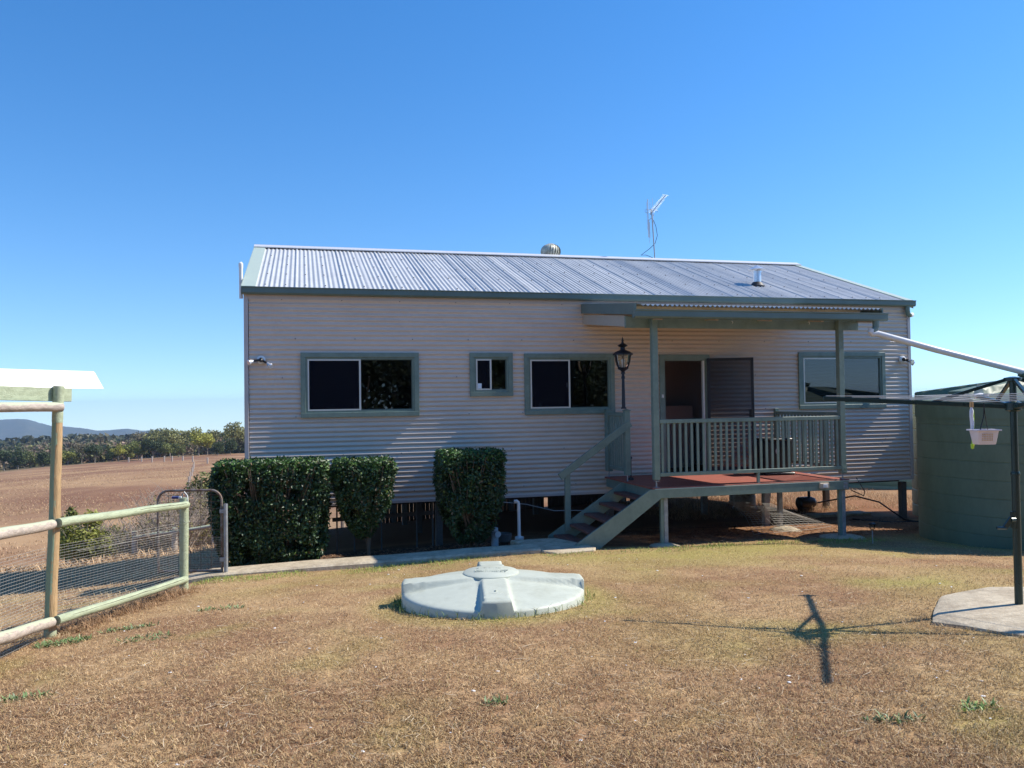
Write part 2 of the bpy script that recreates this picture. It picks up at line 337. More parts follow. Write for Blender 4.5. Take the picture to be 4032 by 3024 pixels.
STRIP = [(-.80, -1.50, -1.74), (-.35, -1.36, -1.78), (1.0, -1.40, -1.85), (2.2, -1.50, -1.93), (3.1, -1.60, -2.03), (4.05, -1.74, -2.17)]   # u, far edge, near edge
def strip_w(u):
    for a, b in zip(STRIP[:-1], STRIP[1:]):
        if a[0] <= u <= b[0]: t = (u - a[0]) / (b[0] - a[0]); return a[1] + (b[1] - a[1]) * t, a[2] + (b[2] - a[2]) * t
    return None
SLABP = [(3.14, 6.08), (3.66, 6.95), (4.35, 7.35), (5.3, 7.2), (5.4, 5.9), (4.4, 5.45), (3.6, 5.55)]
def inpoly(x, y, P):
    c = False; j = len(P) - 1
    for i in range(len(P)):
        if (P[i][1] > y) != (P[j][1] > y) and x < (P[j][0] - P[i][0]) * (y - P[i][1]) / (P[j][1] - P[i][1]) + P[i][0]: c = not c
        j = i
    return c
def build_grass():
    rnd = np.random.default_rng(3); pts = []; cols = []; gpts = []; gcols = []
    pal = [Vector(c) for c in ((.64, .46, .235), (.51, .335, .165), (.35, .21, .11), (.18, .10, .055), (.84, .65, .39), (.08, .045, .03))]
    n = 0
    for _ in range(1000000):
        y = 3.0 * (13.4 / 3.0) ** rnd.random(); x = (rnd.random() * 2 - 1) * y * .76
        if rnd.random() > min(1., .12 + 2.9 / y): continue
        u, w, _z = _hi @ Vector((x, y, 0))
        if w > -1.9 - .05 and -1.3 < u < 5.2: continue
        if w > -1.2: continue
        if math.hypot(x - LID[0], y - LID[1]) < .86: continue
        if x < -4.6 - (y - 7.4) * -.2 : continue
        if inpoly(x, y, SLABP) : continue
        if w > -2.0 and rnd.random() < .75: continue
        if noise.noise((x * 7, y * 7, 4)) + .6 * noise.noise((x * 17, y * 17, 8)) < -.22 - .1 * rnd.random() and rnd.random() < .8: continue
        c = ground_cols(x, y); g = c.y / c.x > .8
        h = nz(x, y, 2.2, 17)
        if g or rnd.random() < .03:
            k = rnd.random(); cc = Vector((.33, .33, .09)).lerp(Vector((.58, .48, .18)), k) if rnd.random() < .7 else pal[int(rnd.random() * 3)]
        else:
            cc = pal[int(rnd.random() ** 1.2 * 5.99)]
        cc = cc.lerp(c * 1.2, .38)
        pts.append((x, y)); cols.append(tuple(cc * (.88 + .24 * rnd.random())))
    P = np.array(pts); z = gz(P[:, 0], P[:, 1]) + .002 + .012 * rnd.random(len(P))
    s1 = blades(np.column_stack([P, z]), .026, .0032, (-.1, 1.1), np.array(cols), rnd)
    # longer straw stalks lying about
    m = 1500; y = 3.2 * (11 / 3.2) ** rnd.random(m); x = (rnd.random(m) * 2 - 1) * y * .7; ok = np.array([math.hypot(a - LID[0], b - LID[1]) > 1.1 and not inpoly(a, b, SLABP) and a > -4.4 and (_hi @ Vector((a, b, 0))).y < -2.2 for a, b in zip(x, y)])
    x = x[ok]; y = y[ok]; cl = np.tile([.66, .54, .38], (len(x), 1)) * (.7 + .4 * rnd.random((len(x), 1)))
    s2 = blades(np.column_stack([x, y, gz(x, y) + .015]), .09, .004, (0, .12), cl, rnd)
    blade_obj('lawn_grass', [s1, s2], M['blade'], label='short dry straw coloured lawn grass in front of the house', cat='grass', kind='stuff')
    # green runner grass round the lid
    a = rnd.random(1500) * 2 * PI; rr = .865 + .09 * rnd.random(1500) ** 2; x = LID[0] + rr * np.cos(a); y = LID[1] + rr * np.sin(a)
    dens = np.array([.25 + .75 * smooth(-.4, -1, math.cos(t + .6)) for t in a]); k = rnd.random(1500) < dens; x = x[k]; y = y[k]
    cl = np.tile([.16, .22, .06], (len(x), 1)) * (.6 + .9 * rnd.random((len(x), 1)))
    s = blades(np.column_stack([x, y, gz(x, y)]), .10, .005, (.5, 1.4), cl, rnd)
    # bright green edge where water drips in the shade line
    m = 9000; u = -.5 + 10 * rnd.random(m); sw = -2.05 - .5 * rnd.random(m) ** 2 - np.where(u > 4, .15, 0) - .25 * np.array([noise.noise((q * 2, 0, 0)) for q in u])
    k = np.array([noise.noise((q * 1.3, 4, 0)) > -.05 + .5 * rnd.random() - .3 for q in u]) & ~((u > 3.7) & (u < 5.3) & (sw > -2.42)); u = u[k]; sw = sw[k]
    Q = np.array([tuple((FH @ Vector((a, b, 0)))[:2]) for a, b in zip(u, sw)])
    cl = np.tile([.30, .36, .09], (len(u), 1)) * (.6 + .8 * rnd.random((len(u), 1)))
    s3 = blades(np.column_stack([Q, gz(Q[:, 0], Q[:, 1])]), .05, .005, (.3, 1.4), cl, rnd)
    blade_obj('green_grass', [s, s3], M['blade'], label='greener runner grass around the tank lid and along the path edge', cat='grass', kind='stuff')
    # tall dry weeds behind the house on the right, and the dry bank past the rail fence
    m = 22000; u = 8 + 8 * rnd.random(m); w = 1.5 + 8 * rnd.random(m); Q = np.array([tuple((FH @ Vector((a, b, 0)))[:2]) for a, b in zip(u, w)])
    k = np.array([nz(a, b, .8, 2) > -.15 for a, b in Q]); Q = Q[k]
    cl = np.tile([.50, .33, .19], (len(Q), 1)) * (.5 + .8 * rnd.random((len(Q), 1)))
    s4 = blades(np.column_stack([Q, gz(Q[:, 0], Q[:, 1])]), .16, .006, (.5, 1.4), cl, rnd)
    m = 60000; y = 7 + 14 * rnd.random(m); x = -3.9 - (y - 6) * .1 - 8 * rnd.random(m); k = np.array([(_hi @ Vector((a, b, 0))).x < -.6 for a, b in zip(x, y)]); x = x[k]; y = y[k]
    cl = np.tile([.50, .38, .22], (len(x), 1)) * (.55 + .7 * rnd.random((len(x), 1)))
    s5 = blades(np.column_stack([x, y, gz(x, y)]), .06, .007, (.1, 1.2), cl, rnd)
    m = 90000; y = 19 * (170 / 19.) ** rnd.random(m); x = -y * (.12 + .62 * rnd.random(m)); k = np.array([nz(a * .6, b, .25, 4) > -.2 for a, b in zip(x, y)]) & (np.array([(_hi @ Vector((a, b, 0))).x for a, b in zip(x, y)]) < -1); x = x[k]; y = y[k]
    cl = np.tile([.56, .38, .22], (len(x), 1)) * (.35 + .95 * rnd.random((len(x), 1)))
    s8 = blades(np.column_stack([x, y, gz(x, y)]), .22, .03, (.2, 1.3), cl, rnd)
    # ragged dry tufts under the bottom rail
    m = 3500; t = rnd.random(m); x = -4.28 + .38 * t + .12 * rnd.standard_normal(m) + .07; y = 7.5 + 2 * t; k = np.array([noise.noise((q * 9, 2, 0)) > -.15 for q in t]); x = x[k]; y = y[k]
    cl = np.tile([.40, .25, .14], (len(x), 1)) * (.5 + .9 * rnd.random((len(x), 1)))
    s6 = blades(np.column_stack([x, y, gz(x, y)]), .10, .005, (.3, 1.4), cl, rnd)
    blade_obj('dry_grass', [s4, s5, s6, s8], M['blade'], label='long dry grass behind the house and past the rail fence', cat='grass', kind='stuff')
    # leaf litter under the hedge and beside the tank
    m = 5200; u = -.8 + 4.8 * rnd.random(m); w = -1.5 + 1.6 * rnd.random(m); Q = np.array([tuple((FH @ Vector((a, b, 0)))[:2]) for a, b in zip(u, w)])
    u2 = 6 + 6 * rnd.random(5000); w2 = -2.0 + 2.6 * rnd.random(5000); Q2 = np.array([tuple((FH @ Vector((a, b, 0)))[:2]) for a, b in zip(u2, w2)]); QQ = np.concatenate([Q, Q2])
    cl = np.tile([.34, .20, .12], (len(QQ), 1)) * (.3 + 1.0 * rnd.random((len(QQ), 1)))
    s7 = blades(np.column_stack([QQ, gz(QQ[:, 0], QQ[:, 1]) + .004]), .05, .018, (-.05, .4), cl, rnd)
    blade_obj('leaf_litter', [s7], M['blade'], label='brown leaf litter on the bare soil beside and under the house', cat='leaf litter', kind='stuff')
build_grass()

# low green weeds in the dry lawn
def weed(x, y, rx, ry, n, label, seed, col=(.15, .22, .08)):
    r = np.random.default_rng(seed); a = r.random(n) * 2 * PI; q = np.sqrt(r.random(n)); X = x + rx * q * np.cos(a) + ry * .4 * q * np.sin(a); Y = y + ry * q * np.sin(a)
    cl = np.tile(col, (n, 1)) * (.55 + 1. * r.random((n, 1)))
    s = blades(np.column_stack([X - x, Y - y, gz(X, Y) - g1(x, y)]), .05, .012, (.2, 1.2), cl, r)
    o = blade_obj('weed_clump', [s], M['leaf'], label=label, cat='weed', group='low green weeds in the dry lawn'); o.location = (x, y, g1(x, y))
weed(-3.95, 7.02, .22, .13, 420, 'low green weed mat around the foot of the tall fence post', 1)
weed(-3.55, 7.35, .28, .07, 160, 'small green weed clump right of the tall fence post foot', 2)
weed(-3.1, 6.75, .26, .12, 130, 'thin trailing green weed nearer the camera than the fence rail', 3)
weed(-2.9, 7.9, .25, .06, 110, 'small dark green weed below the middle of the lower fence rail', 4)
weed(2.44, 4.28, .10, .06, 120, 'brightest green weed clump at the lower right of the lawn', 5, (.22, .33, .08))
weed(1.93, 4.13, .16, .04, 90, 'sparse dull green weed left of the bright clump', 6)
weed(-.12, 4.45, .07, .03, 50, 'tiny green weed in the lawn straight below the tank lid', 7)
weed(-3.1, 5.1, .18, .06, 90, 'faint grey green weed near the left edge of the lawn', 8)

# ------------------------------------------------------------------ concrete
def strip_mesh():
    mb = MB(); top = .0; n = len(STRIP)
    vs = []
    for k, (u, a, b) in enumerate(STRIP):
        z = gh(u, (a + b) / 2) + .075
        vs += [(u, a, z - .14), (u, a, z), (u, a + -.02, z + .012), (u, b + .03, z + .01), (u, b, z - .012), (u, b - .01, z - .16)]
    fs = [(k * 6 + i, (k + 1) * 6 + i, (k + 1) * 6 + (i + 1) % 6, k * 6 + (i + 1) % 6) for k in range(n - 1) for i in range(6)] + [tuple(range(6)), tuple((n - 1) * 6 + i for i in range(5, -1, -1))]
    mb.add(vs, fs); return mb
solo('path', strip_mesh(), M['concrete'], (0, 0, 0), FH, kind='structure')
mb = MB(); z = gh(4.6, -2.0)
P = [(3.86, -1.20), (4.55, -1.25), (4.80, -1.90), (4.86, -2.18), (4.78, -2.31), (4.2, -2.40), (4.07, -2.22)]
mb.add([(p[0], p[1], z - .1) for p in P] + [(p[0], p[1], z + .045) for p in P] + [(4.75 + (p[0] - 4.75) * .985, -1.85 + (p[1] + 1.85) * .975, z + .06) for p in P],
       [(i, (i + 1) % 7, 7 + (i + 1) % 7, 7 + i)[::-1] for i in range(7)] + [(7 + i, 7 + (i + 1) % 7, 14 + (i + 1) % 7, 14 + i)[::-1] for i in range(7)] + [tuple(range(20, 13, -1))])
solo('pavement', mb, M['concrete'], (0, 0, 0), FH, kind='structure')
mb = MB(); n = 40; ring = []
import bisect
for i in range(n):
    t = i / n * len(SLABP); k = int(t); f = t - k; a = SLABP[k]; b = SLABP[(k + 1) % len(SLABP)]
    x = a[0] + (b[0] - a[0]) * f; y = a[1] + (b[1] - a[1]) * f; d = .05 * noise.noise((x * 3, y * 3, 0)); ring.append((x + d, y + d))
cx, cy = 4.3, 6.5; rings = []
for s_, dz in ((1.01, -.06), (1., .018), (.96, .032), (.6, .04), (.25, .045)):
    rings.append([(cx + (x - cx) * s_, cy + (y - cy) * s_, g1(cx + (x - cx) * s_, cy + (y - cy) * s_) + dz) for x, y in ring])
vs = [p for r_ in rings for p in r_] + [(cx, cy, g1(cx, cy) + .045)]
fs = [(k * n + i, k * n + (i + 1) % n, (k + 1) * n + (i + 1) % n, (k + 1) * n + i) for k in range(4) for i in range(n)] + [(4 * n + i, 4 * n + (i + 1) % n, 5 * n) for i in range(n)]
fs = [tuple(reversed(f)) for f in fs]; fs = [tuple(reversed(f)) for f in fs]
mb.add(vs, fs); solo('concrete_slab', mb, M['concrete'], (0, 0, 0), FW, kind='structure', smooth=True)

# ------------------------------------------------------------------ house
W12 = 12.13; DEP = 7.2; ZB = .03; ZT = 3.30; PITCH = .0762; AMP = .0102
house = thing('house', 'long cream corrugated steel house on low stumps with a silver gabled roof', 'house', (6, 3.6, -.8), FH)
holes = [(.90, 2.60, 1.46, 2.33), (3.59, 4.17, 1.76, 2.33), (4.52, 5.98, 1.44, 2.32), (6.975, 7.79, .27, 2.30), (9.75, 11.47, 1.45, 2.35)]
def corr_wall(u0, u1, z0, z1, wpos, out, holes=(), axis='u', per=14):
    us = sorted({u0, u1, *[h[0] for h in holes], *[h[1] for h in holes]}); zs = set(np.round(np.arange(z0, z1, PITCH / per), 5).tolist()) | {z1}
    for h in holes: zs |= {h[2], h[3]}
    zs = sorted(zs); mb = MB()
    extra = []
    for a, b in zip(us[:-1], us[1:]):
        k = max(1, int((b - a) / .2)); extra += [a + (b - a) * i / k for i in range(k)]
    us = extra + [u1]
    def pt(i, j):
        z = zs[j]; u = us[i]; d = AMP * (1 + .12 * noise.noise((round((z - z0) / PITCH) * 1.3, u * .35, 2))) * math.cos(2 * PI * (z - z0) / PITCH) + .0022 * noise.noise((u * .9, z * 1.6, 4))
        return (u, wpos + out * d, z) if axis == 'u' else (wpos + out * d, u, z)
    def keep(i, j):
        uc = (us[i] + us[i + 1]) / 2; zc = (zs[j] + zs[j + 1]) / 2
        return not any(h[0] < uc < h[1] and h[2] < zc < h[3] for h in holes)
    return mb.sheet(pt, len(us) - 1, len(zs) - 1, keep)
wl = corr_wall(.06, W12 - .04, ZB, ZT, 0, -1, holes); nf = len(wl.f)
for kz in range(2, 43, 8):
    z = ZB + kz * PITCH
    for ku in range(13):
        u = .55 + ku * .915 + (.2 if kz % 16 == 2 else 0)
        if any(h[0] - .1 < u < h[1] + .1 and h[2] - .1 < z < h[3] + .1 for h in holes): continue
        wl.tube([(u, -.007, z), (u, -AMP - .004, z), (u, -AMP - .006, z)], [.0085, .0085, .004], 6)
def second_slot(o, m, n0):
    o.data.materials.append(m)
    for p in o.data.polygons[n0:]: p.material_index = 1
M['fix'] = mat('dull_fixings', (.10, .09, .085), .6, .3)
second_slot(part(house, 'wall', wl, M['cream'], True, 60), M['fix'], nf)
for uu_, nm in ((0.0, -1), (W12, 1)):
    w_ = corr_wall(.02, DEP - .02, ZB, ZT, uu_, nm, (), 'w', 6)
    w_.add([(uu_, 0, ZT), (uu_, DEP, ZT), (uu_, DEP / 2, 4.66)], [(0, 1, 2)])
    part(house, 'wall', w_, M['cream'], True, 40)
part(house, 'wall', corr_wall(.02, W12 - .02, ZB, ZT, DEP, 1, (), 'u', 6), M['cream'], True, 180)
for u in (-.012, W12 - .052):
    part(house, 'corner_trim', MB().box(u, u + .064, -.022, .05, ZB - .01, ZT + .02, .004), M['cream_trim'])
# floor, lining, ceiling
part(house, 'floor', MB().box(.05, W12 - .05, .06, DEP - .06, .09, .262), M['brown'])
b = MB()
for w in np.arange(.25, 7, .9): b.box(.1, W12 - .1, w, w + .07, -.06, .088)
part(house, 'floor_bearer', b, M['brown'])
part(house, 'bottom_trim', MB().box(.0, W12, -.016, .022, ZB - .035, ZB + .004), M['cream_trim'])
b = MB(); b.box(.06, W12 - .06, DEP - .1, DEP - .06, .27, 3.2); b.box(.06, W12 - .06, .06, DEP - .06, 2.72, 2.76)
part(house, 'ceiling', b, M['inside'])
b = MB(); b.box(6.2, 8.9, 1.75, 1.82, .27, 2.70); part(house, 'inner_wall', b, M['inside'])
b = MB(); b.box(6.9, 8.2, 1.30, 1.72, .27, 1.46); part(house, 'kitchen_bench', b, M['inside2'])
part(house, 'inner_wall', MB().box(6.35, 6.42, .08, 1.74, .27, 2.70), M['inside2'])
# lining against the front wall, set behind the sheeting, so rooms are enclosed
lin = MB(); us = [0.06]
for h in sorted(holes): lin.box(us[-1], h[0], .045, .06, .27, 2.7); lin.box(h[0], h[1], .045, .06, h[3], 2.7); 
lin = MB(); prev = .06
for h in sorted(holes):
    lin.box(prev, h[0], .04, .056, .27, 2.7); lin.box(h[0], h[1], .04, .056, h[3], 2.7)
    if h[2] > .3: lin.box(h[0], h[1], .04, .056, .27, h[2])
    prev = h[1]
lin.box(prev, W12 - .06, .04, .056, .27, 2.7); part(house, 'inner_lining', lin, M['inside'])
# roof
SL = (4.715 - 3.405) / (DEP / 2 + .06)
def roof_sheet(side):
    n = int((W12 - .02) / PITCH * 8); rows = 6
    def pt(i, j):
        u = .02 + (W12 - .04) * i / n; t = j / rows; w = -.06 + (DEP / 2 + .05) * t
        q = math.floor(u / PITCH + .5); lap = .5 + .5 * math.cos(2 * PI * u / .762); z = 3.405 + SL * (w + .06) + AMP * (1.0 + .8 * noise.noise((q * 1.7, 0, 0)) + .35 * lap ** 12) * math.cos(2 * PI * u / PITCH) + .007 * noise.noise((u * 1.2, w * .8, 0)) + .004 * lap ** 12
        return (u, w if side < 0 else DEP - w, z)
    return MB().sheet(pt, n, rows)
scr = roof_sheet(-1); nfr = len(scr.f)
for w in (.12, .95, 1.8, 2.65, 3.4):
    for i in range(38):
        u = .3 + i * .3048; u = round(u / PITCH) * PITCH; z = 3.405 + SL * (w + .06) + AMP * 1.15
        scr.lathe((u, w, z - .002), [(.013, 0), (.011, .008), (.004, .011)], 6)
rf = part(house, 'roof', scr, M['zinc'], True, 60); second_slot(rf, M['fix'], nfr)
part(house, 'roof', roof_sheet(1), M['zinc'], True, 180)
def slope_z(w): return 3.405 + SL * (w + .06)
for u0, u1, m in ((-.045, .165, M['green_flash']), (W12 - .12, W12 + .045, M['green_flash'])):
    b = MB(); q = [(-.07, 0), (DEP / 2 + .01, 0)]
    za, zb_ = slope_z(-.07) + .022, slope_z(DEP / 2) + .022
    for s_ in (0, 1):
        wa, wb = (-.07, DEP / 2) if s_ == 0 else (DEP + .07, DEP / 2)
        vs = [(u, w, z) for (w, z) in ((wa, za), (wb, zb_)) for u in (u0, u1)]; vs += [(x, y, z - .012) for x, y, z in vs]
        b.add(vs, [(0, 1, 3, 2), (4, 6, 7, 5), (0, 2, 6, 4), (1, 5, 7, 3), (0, 4, 5, 1), (2, 3, 7, 6)])
        ue = u0 if u0 < 1 else u1
        vs = [(ue + d, w, z + e) for (w, z) in ((wa, za), (wb, zb_)) for d in (-.004, .004) for e in (-.16, .0)]
        b.add(vs, [(0, 1, 3, 2), (4, 6, 7, 5), (0, 4, 5, 1), (2, 3, 7, 6), (0, 2, 6, 4), (1, 5, 7, 3)])
    part(house, 'barge_flashing', b, m)
b = MB(); b.prism([(-.16, -.062), (-.165, -.045), (-.02, .012), (0, .026), (.02, .012), (.165, -.045), (.16, -.062), (0, .0)], (-.05, DEP / 2, 4.745), (W12 + .05, DEP / 2, 4.745), (0, 1, 0), (0, 0, 1))
part(house, 'ridge_capping', b, M['ridge'])
def gutter(b, u0, u1, wf, wb, z0, z1):
    """quad gutter with a rolled lip, open on top"""
    t = .004
    prof = [(wb, z1 - .01), (wb, z0), (wf + .018, z0), (wf, z0 + .022), (wf, z1 - .022), (wf - .012, z1 - .012), (wf - .012, z1), (wf + .008, z1), (wf + .010, z1 - .012), (wf + t, z1 - .022), (wf + t, z0 + .024), (wf + .02, z0 + t), (wb - t, z0 + t), (wb - t, z1 - .01)]
    b.prism(prof, (u0, 0, 0), (u1, 0, 0), (0, 1, 0), (0, 0, 1))
    for u in (u0, u1): b.add([(u + (.002 if u == u0 else -.002), y, z) for y, z in ((wb, z0), (wf, z0 + .02), (wf, z1), (wb, z1 - .01))], [(0, 1, 2, 3)])
    for u in np.arange(u0 + 4, u1 - 1, 5.2): b.box(u, u + .008, wf - .003, wf + .01, z0 + .02, z1 - .02)
b = MB(); gutter(b, -.03, W12 + .06, -.125, -.018, 3.298, 3.41); part(house, 'gutter', b, M['green_gutter'])
b = MB(); gutter(b, -.03, W12 + .06, -.125, -.018, 3.298, 3.41); b.v = [(x, DEP - y, z) for x, y, z in b.v]; part(house, 'gutter', b, M['green_gutter'])
part(house, 'soffit_trim', MB().box(.05, W12 - .05, -.017, -.006, 3.235, 3.30), M['cream_trim'])
# windows
def window(u0, u1, z0, z1, split, glass, fw=.075, door=False):
    b = MB(); t = .026
    b.box(u0 - fw, u1 + fw, -t - .012, .0, z1, z1 + fw, .003)
    if not door: b.box(u0 - fw, u1 + fw, -t - .016, .0, z0 - fw, z0, .003)
    b.box(u0 - fw, u0, -t - .010, .0, z0, z1, .003); b.box(u1, u1 + fw, -t - .010, .0, z0, z1, .003)
    # inner reveal
    b.box(u0, u0 + .03, -.018, .045, z0, z1); b.box(u1 - .03, u1, -.018, .045, z0, z1); b.box(u0 + .03, u1 - .03, -.018, .045, z1 - .03, z1)
    if not door: b.box(u0 + .03, u1 - .03, -.018, .045, z0, z0 + .03)
    w = part(house, 'door_frame' if door else 'window', b, M['green'])
    if door: return w
    um = u0 + (u1 - u0) * split; s_ = .022
    f = MB(); a0, a1, c0, c1 = u0 + .031, um, z0 + .031, z1 - .031
    f.box(a0, a1, -.022, .0, c1 - s_, c1); f.box(a0, a1, -.022, .0, c0, c0 + s_); f.box(a0, a0 + s_, -.022, .0, c0 + s_, c1 - s_); f.box(a1 - s_ - .006, a1, -.024, .0, c0 + s_, c1 - s_)
    part(w, 'sliding_sash', f, M['winframe'])
    f = MB(); f.box(a1, u1 - .031, .006, .02, c1 - .012, c1); f.box(a1, u1 - .031, .006, .02, c0, c0 + .012); f.box(u1 - .031 - .014, u1 - .031, .006, .02, c0 + .012, c1 - .012)
    part(w, 'fixed_frame', f, M['green_gutter'])
    part(w, 'pane', MB().box(a0 + s_, a1 - s_ - .006, -.012, -.008, c0 + s_, c1 - s_), glass)
    if glass is M['glass']: part(w, 'flyscreen', MB().box(a0 + s_, a1 - s_ - .006, -.0175, -.0155, c0 + s_, c1 - s_), M['flyscreen'])
    part(w, 'pane', MB().box(a1, u1 - .045, .011, .015, c0 + .012, c1 - .012), glass)
    return w
w1 = window(*holes[0], .50, M['glass']); w2 = window(*holes[1], .50, M['glass']); w3 = window(*holes[2], .50, M['glass']); w4 = window(*holes[4], .48, M['glass_sky'])
part(w2, 'card', MB().box(3.645, 3.71, -.021, -.0185, 1.815, 1.90), M['paper'])
part(w3, 'latch', MB().box(5.18, 5.20, -.04, -.024, 1.82, 1.90), M['dark'])
# curtains / blinds just inside
part(house, 'curtain', MB().box(1.0, 1.75, .10, .11, 1.4, 2.3), M['dark'])
df = window(*holes[3], .5, None, .075, True)
part(house, 'door_sill', MB().box(6.93, 7.84, -.05, .1, .262, .29), M['white'])
part(house, 'switch_plate', MB().box(6.925, 6.955, -.052, -.038, 1.62, 1.68), M['white'])
# screen door hinged on the right jamb, swung open outward
sd = bpy.data.objects.new('screen_door', None)
def door_pts(mb, ang=R(24), hu=7.80, hw_=-.05):
    out = MB(); out.f = mb.f; out.v = [(hu + x * math.cos(ang) + y * math.sin(ang), hw_ - x * math.sin(ang) + y * math.cos(ang), z) for x, y, z in mb.v]; return out
DZ0, DZ1, DW = .30, 2.31, .80
b = MB(); b.box(0, .05, -.012, .012, DZ0, DZ1, .003); b.box(DW - .05, DW, -.012, .012, DZ0, DZ1, .003); b.box(.05, DW - .05, -.011, .011, DZ1 - .05, DZ1); b.box(.05, DW - .05, -.011, .011, DZ0, DZ0 + .09)
sdo = part(house, 'screen_door', door_pts(b), M['dark'])
part(sdo, 'mesh', door_pts(MB().box(.05, DW - .05, -.002, .002, DZ0 + .09, DZ1 - .05)), M['screen'])
b = MB(); b.box(DW - .085, DW - .03, -.04, -.0125, 1.24, 1.40, .005); b.tube([(DW - .06, -.05, 1.30), (DW - .15, -.055, 1.30)], .009, 8); b.box(DW - .085, DW - .03, .0125, .03, 1.24, 1.40, .004); b.tube([(DW - .06, -.04, 1.30), (DW - .06, -.052, 1.30)], .009)
part(sdo, 'handle', door_pts(b), M['black'])
# inner glass sliding door edge, standing open
b = MB(); b.box(7.73, 7.76, -.03, .03, .3, 2.27); part(df, 'door_edge', b, M['winframe'])
# stumps
for u in (.12, 3.0, 6.0, 9.05, 12.02):
    for w in (.16, 2.5, 4.8, 7.0):
        z = gh(u, w) - .1; part(house, 'stump', MB().box(u - .055, u + .055, w - .055, w + .055, z, -.06 if w > .1 else .0, .004), M['pier'] if u != 9.05 else M['steel'])
# bracing and old battens under the floor
b = MB(); b.bar((1.3, .4, -.28), (2.95, .4, -.24), .05, .06); 
for u in (1.35, 1.62, 2.05, 2.62, 2.88): b.box(u, u + .025, .12, .14, gh(u, .1), .0)
part(house, 'batten', b, M['pier'])
b = MB()  # back boards added to block daylight and darken the gap under the floor
for i in range(87):
    u = 1.9 + i * .1; zz = gh(u, DEP) - .1
    if i % 23 != 4: b.box(u, u + .094, DEP - .12, DEP - .10, zz, -.02 - .05 * (i % 3))
part(house, 'added_skirting', b, M['brown'])
# roof fittings
b = MB(); uf, wf = 9.52, 1.05; zf = slope_z(wf)
fl = part(house, 'flue', MB().lathe((uf, wf, zf - .05), [(.078, 0), (.078, .30), (.088, .30), (.088, .33), (.07, .34)], 20), M['flue'], True)
part(fl, 'boot', MB().lathe((uf, wf, zf - .04), [(.15, -.03), (.15, .03), (.12, .06), (.095, .10), (.08, .11)], 20), M['rubber'], True)
part(fl, 'cowl', MB().lathe((uf, wf, zf + .27), [(.075, 0), (.08, .035), (.17, .035), (.18, .045), (.06, .10), (.015, .13)], 24), M['flue'], True)
uv, wv, zv = 6.16, 3.85, slope_z(DEP - 3.85) + .03
vt = part(house, 'roof_ventilator', MB().lathe((uv, wv, zv - .1), [(.15, 0), (.15, .2), (.17, .2)], 24), M['vent'], True)
b = MB()
for k in range(22):
    a = 2 * PI * k / 22
    pr = []
    for j in range(9):
        t = j / 8; ph = -.9 + t * 2.3; r_ = .225 * math.cos(ph) ** .8 if math.cos(ph) > 0 else 0; zz = zv + .22 + .17 * math.sin(ph)
        for da, rr in ((0, 1), (.24, .93)): pr.append((uv + r_ * rr * math.cos(a + da + .3 * t), wv + r_ * rr * math.sin(a + da + .3 * t), zz))
    b.add(pr, [(2 * j, 2 * j + 1, 2 * j + 3, 2 * j + 2) for j in range(8)])
b.lathe((uv, wv, zv + .355), [(.09, .02), (.07, .038), (.0, .044)], 20)
part(vt, 'turbine', b, M['vent'], True)
part(vt, 'core', MB().lathe((uv, wv, zv + .1), [(.12, 0), (.13, .1), (.10, .2), (.03, .24)], 16), M['dark'], True)
part(house, 'vent_pipe', MB().tube([(-.085, .50, 3.30), (-.085, .50, 3.78), (-.085, .50, 3.80), (-.085, .50, 3.86), (-.085, .50, 3.885)], [.03, .03, .035, .035, .012], 12), M['white'], True)
b = MB(); b.tube([(12.04, -.07, 3.30), (12.04, -.07, 3.22), (12.06, -.06, 3.16), (12.12, -.04, 3.135)], .045, 12); dp_ = part(house, 'downpipe', b, M['green'], True)
part(dp_, 'pipe_end', MB().tube([(12.115, -.042, 3.135), (12.19, -.01, 3.15), (12.25, .2, 3.16), (12.25, .5, 3.1)], .042, 12), M['pvc'], True)

# ------------------------------------------------------------------ verandah
U0, U1, VF = 5.86, 9.20, -1.96       # deck extent (w = VF at the front edge)
ver = thing('verandah', 'green timber verandah with red deck, awning and steps on the house front', 'verandah', (7.5, -1, -.6), FH)
b = MB(); k = 0; w = -.03
while w > VF + .03:
    u0 = U0 - .02 if w < -.85 or True else 5.86
    b.box(U0 - .02, U1 + .02, w - .088, w, .262, .288, .002); w -= .0925
part(ver, 'deck_floor', b, M['deck'])
b = MB(); b.box(U0 + .06, U1, VF - .02, VF + .02, .13, .26, .003); part(ver, 'bearer', b, M['green'])
b = MB(); b.box(U0 - .0, U0 + .04, VF + .021, -.06, .12, .26); b.box(U1 - .04, U1, VF + .021, -.06, .12, .26); b.box(U0 + .041, U1 - .041, -.12, -.075, .12, .26); b.box(U0 + .041, U1 - .041, -1.0, -.95, .12, .26)
for u in np.arange(U0 + .45, U1 - .2, .45): b.box(u, u + .04, -1.93, -.98 + -.021, .14, .258)
part(ver, 'joists', b, M['green'])
part(ver, 'bearer_cap', MB().box(U0 + .02, U1 + .42, VF - .024, VF + .01, .2605, .272), M['green_flash'])
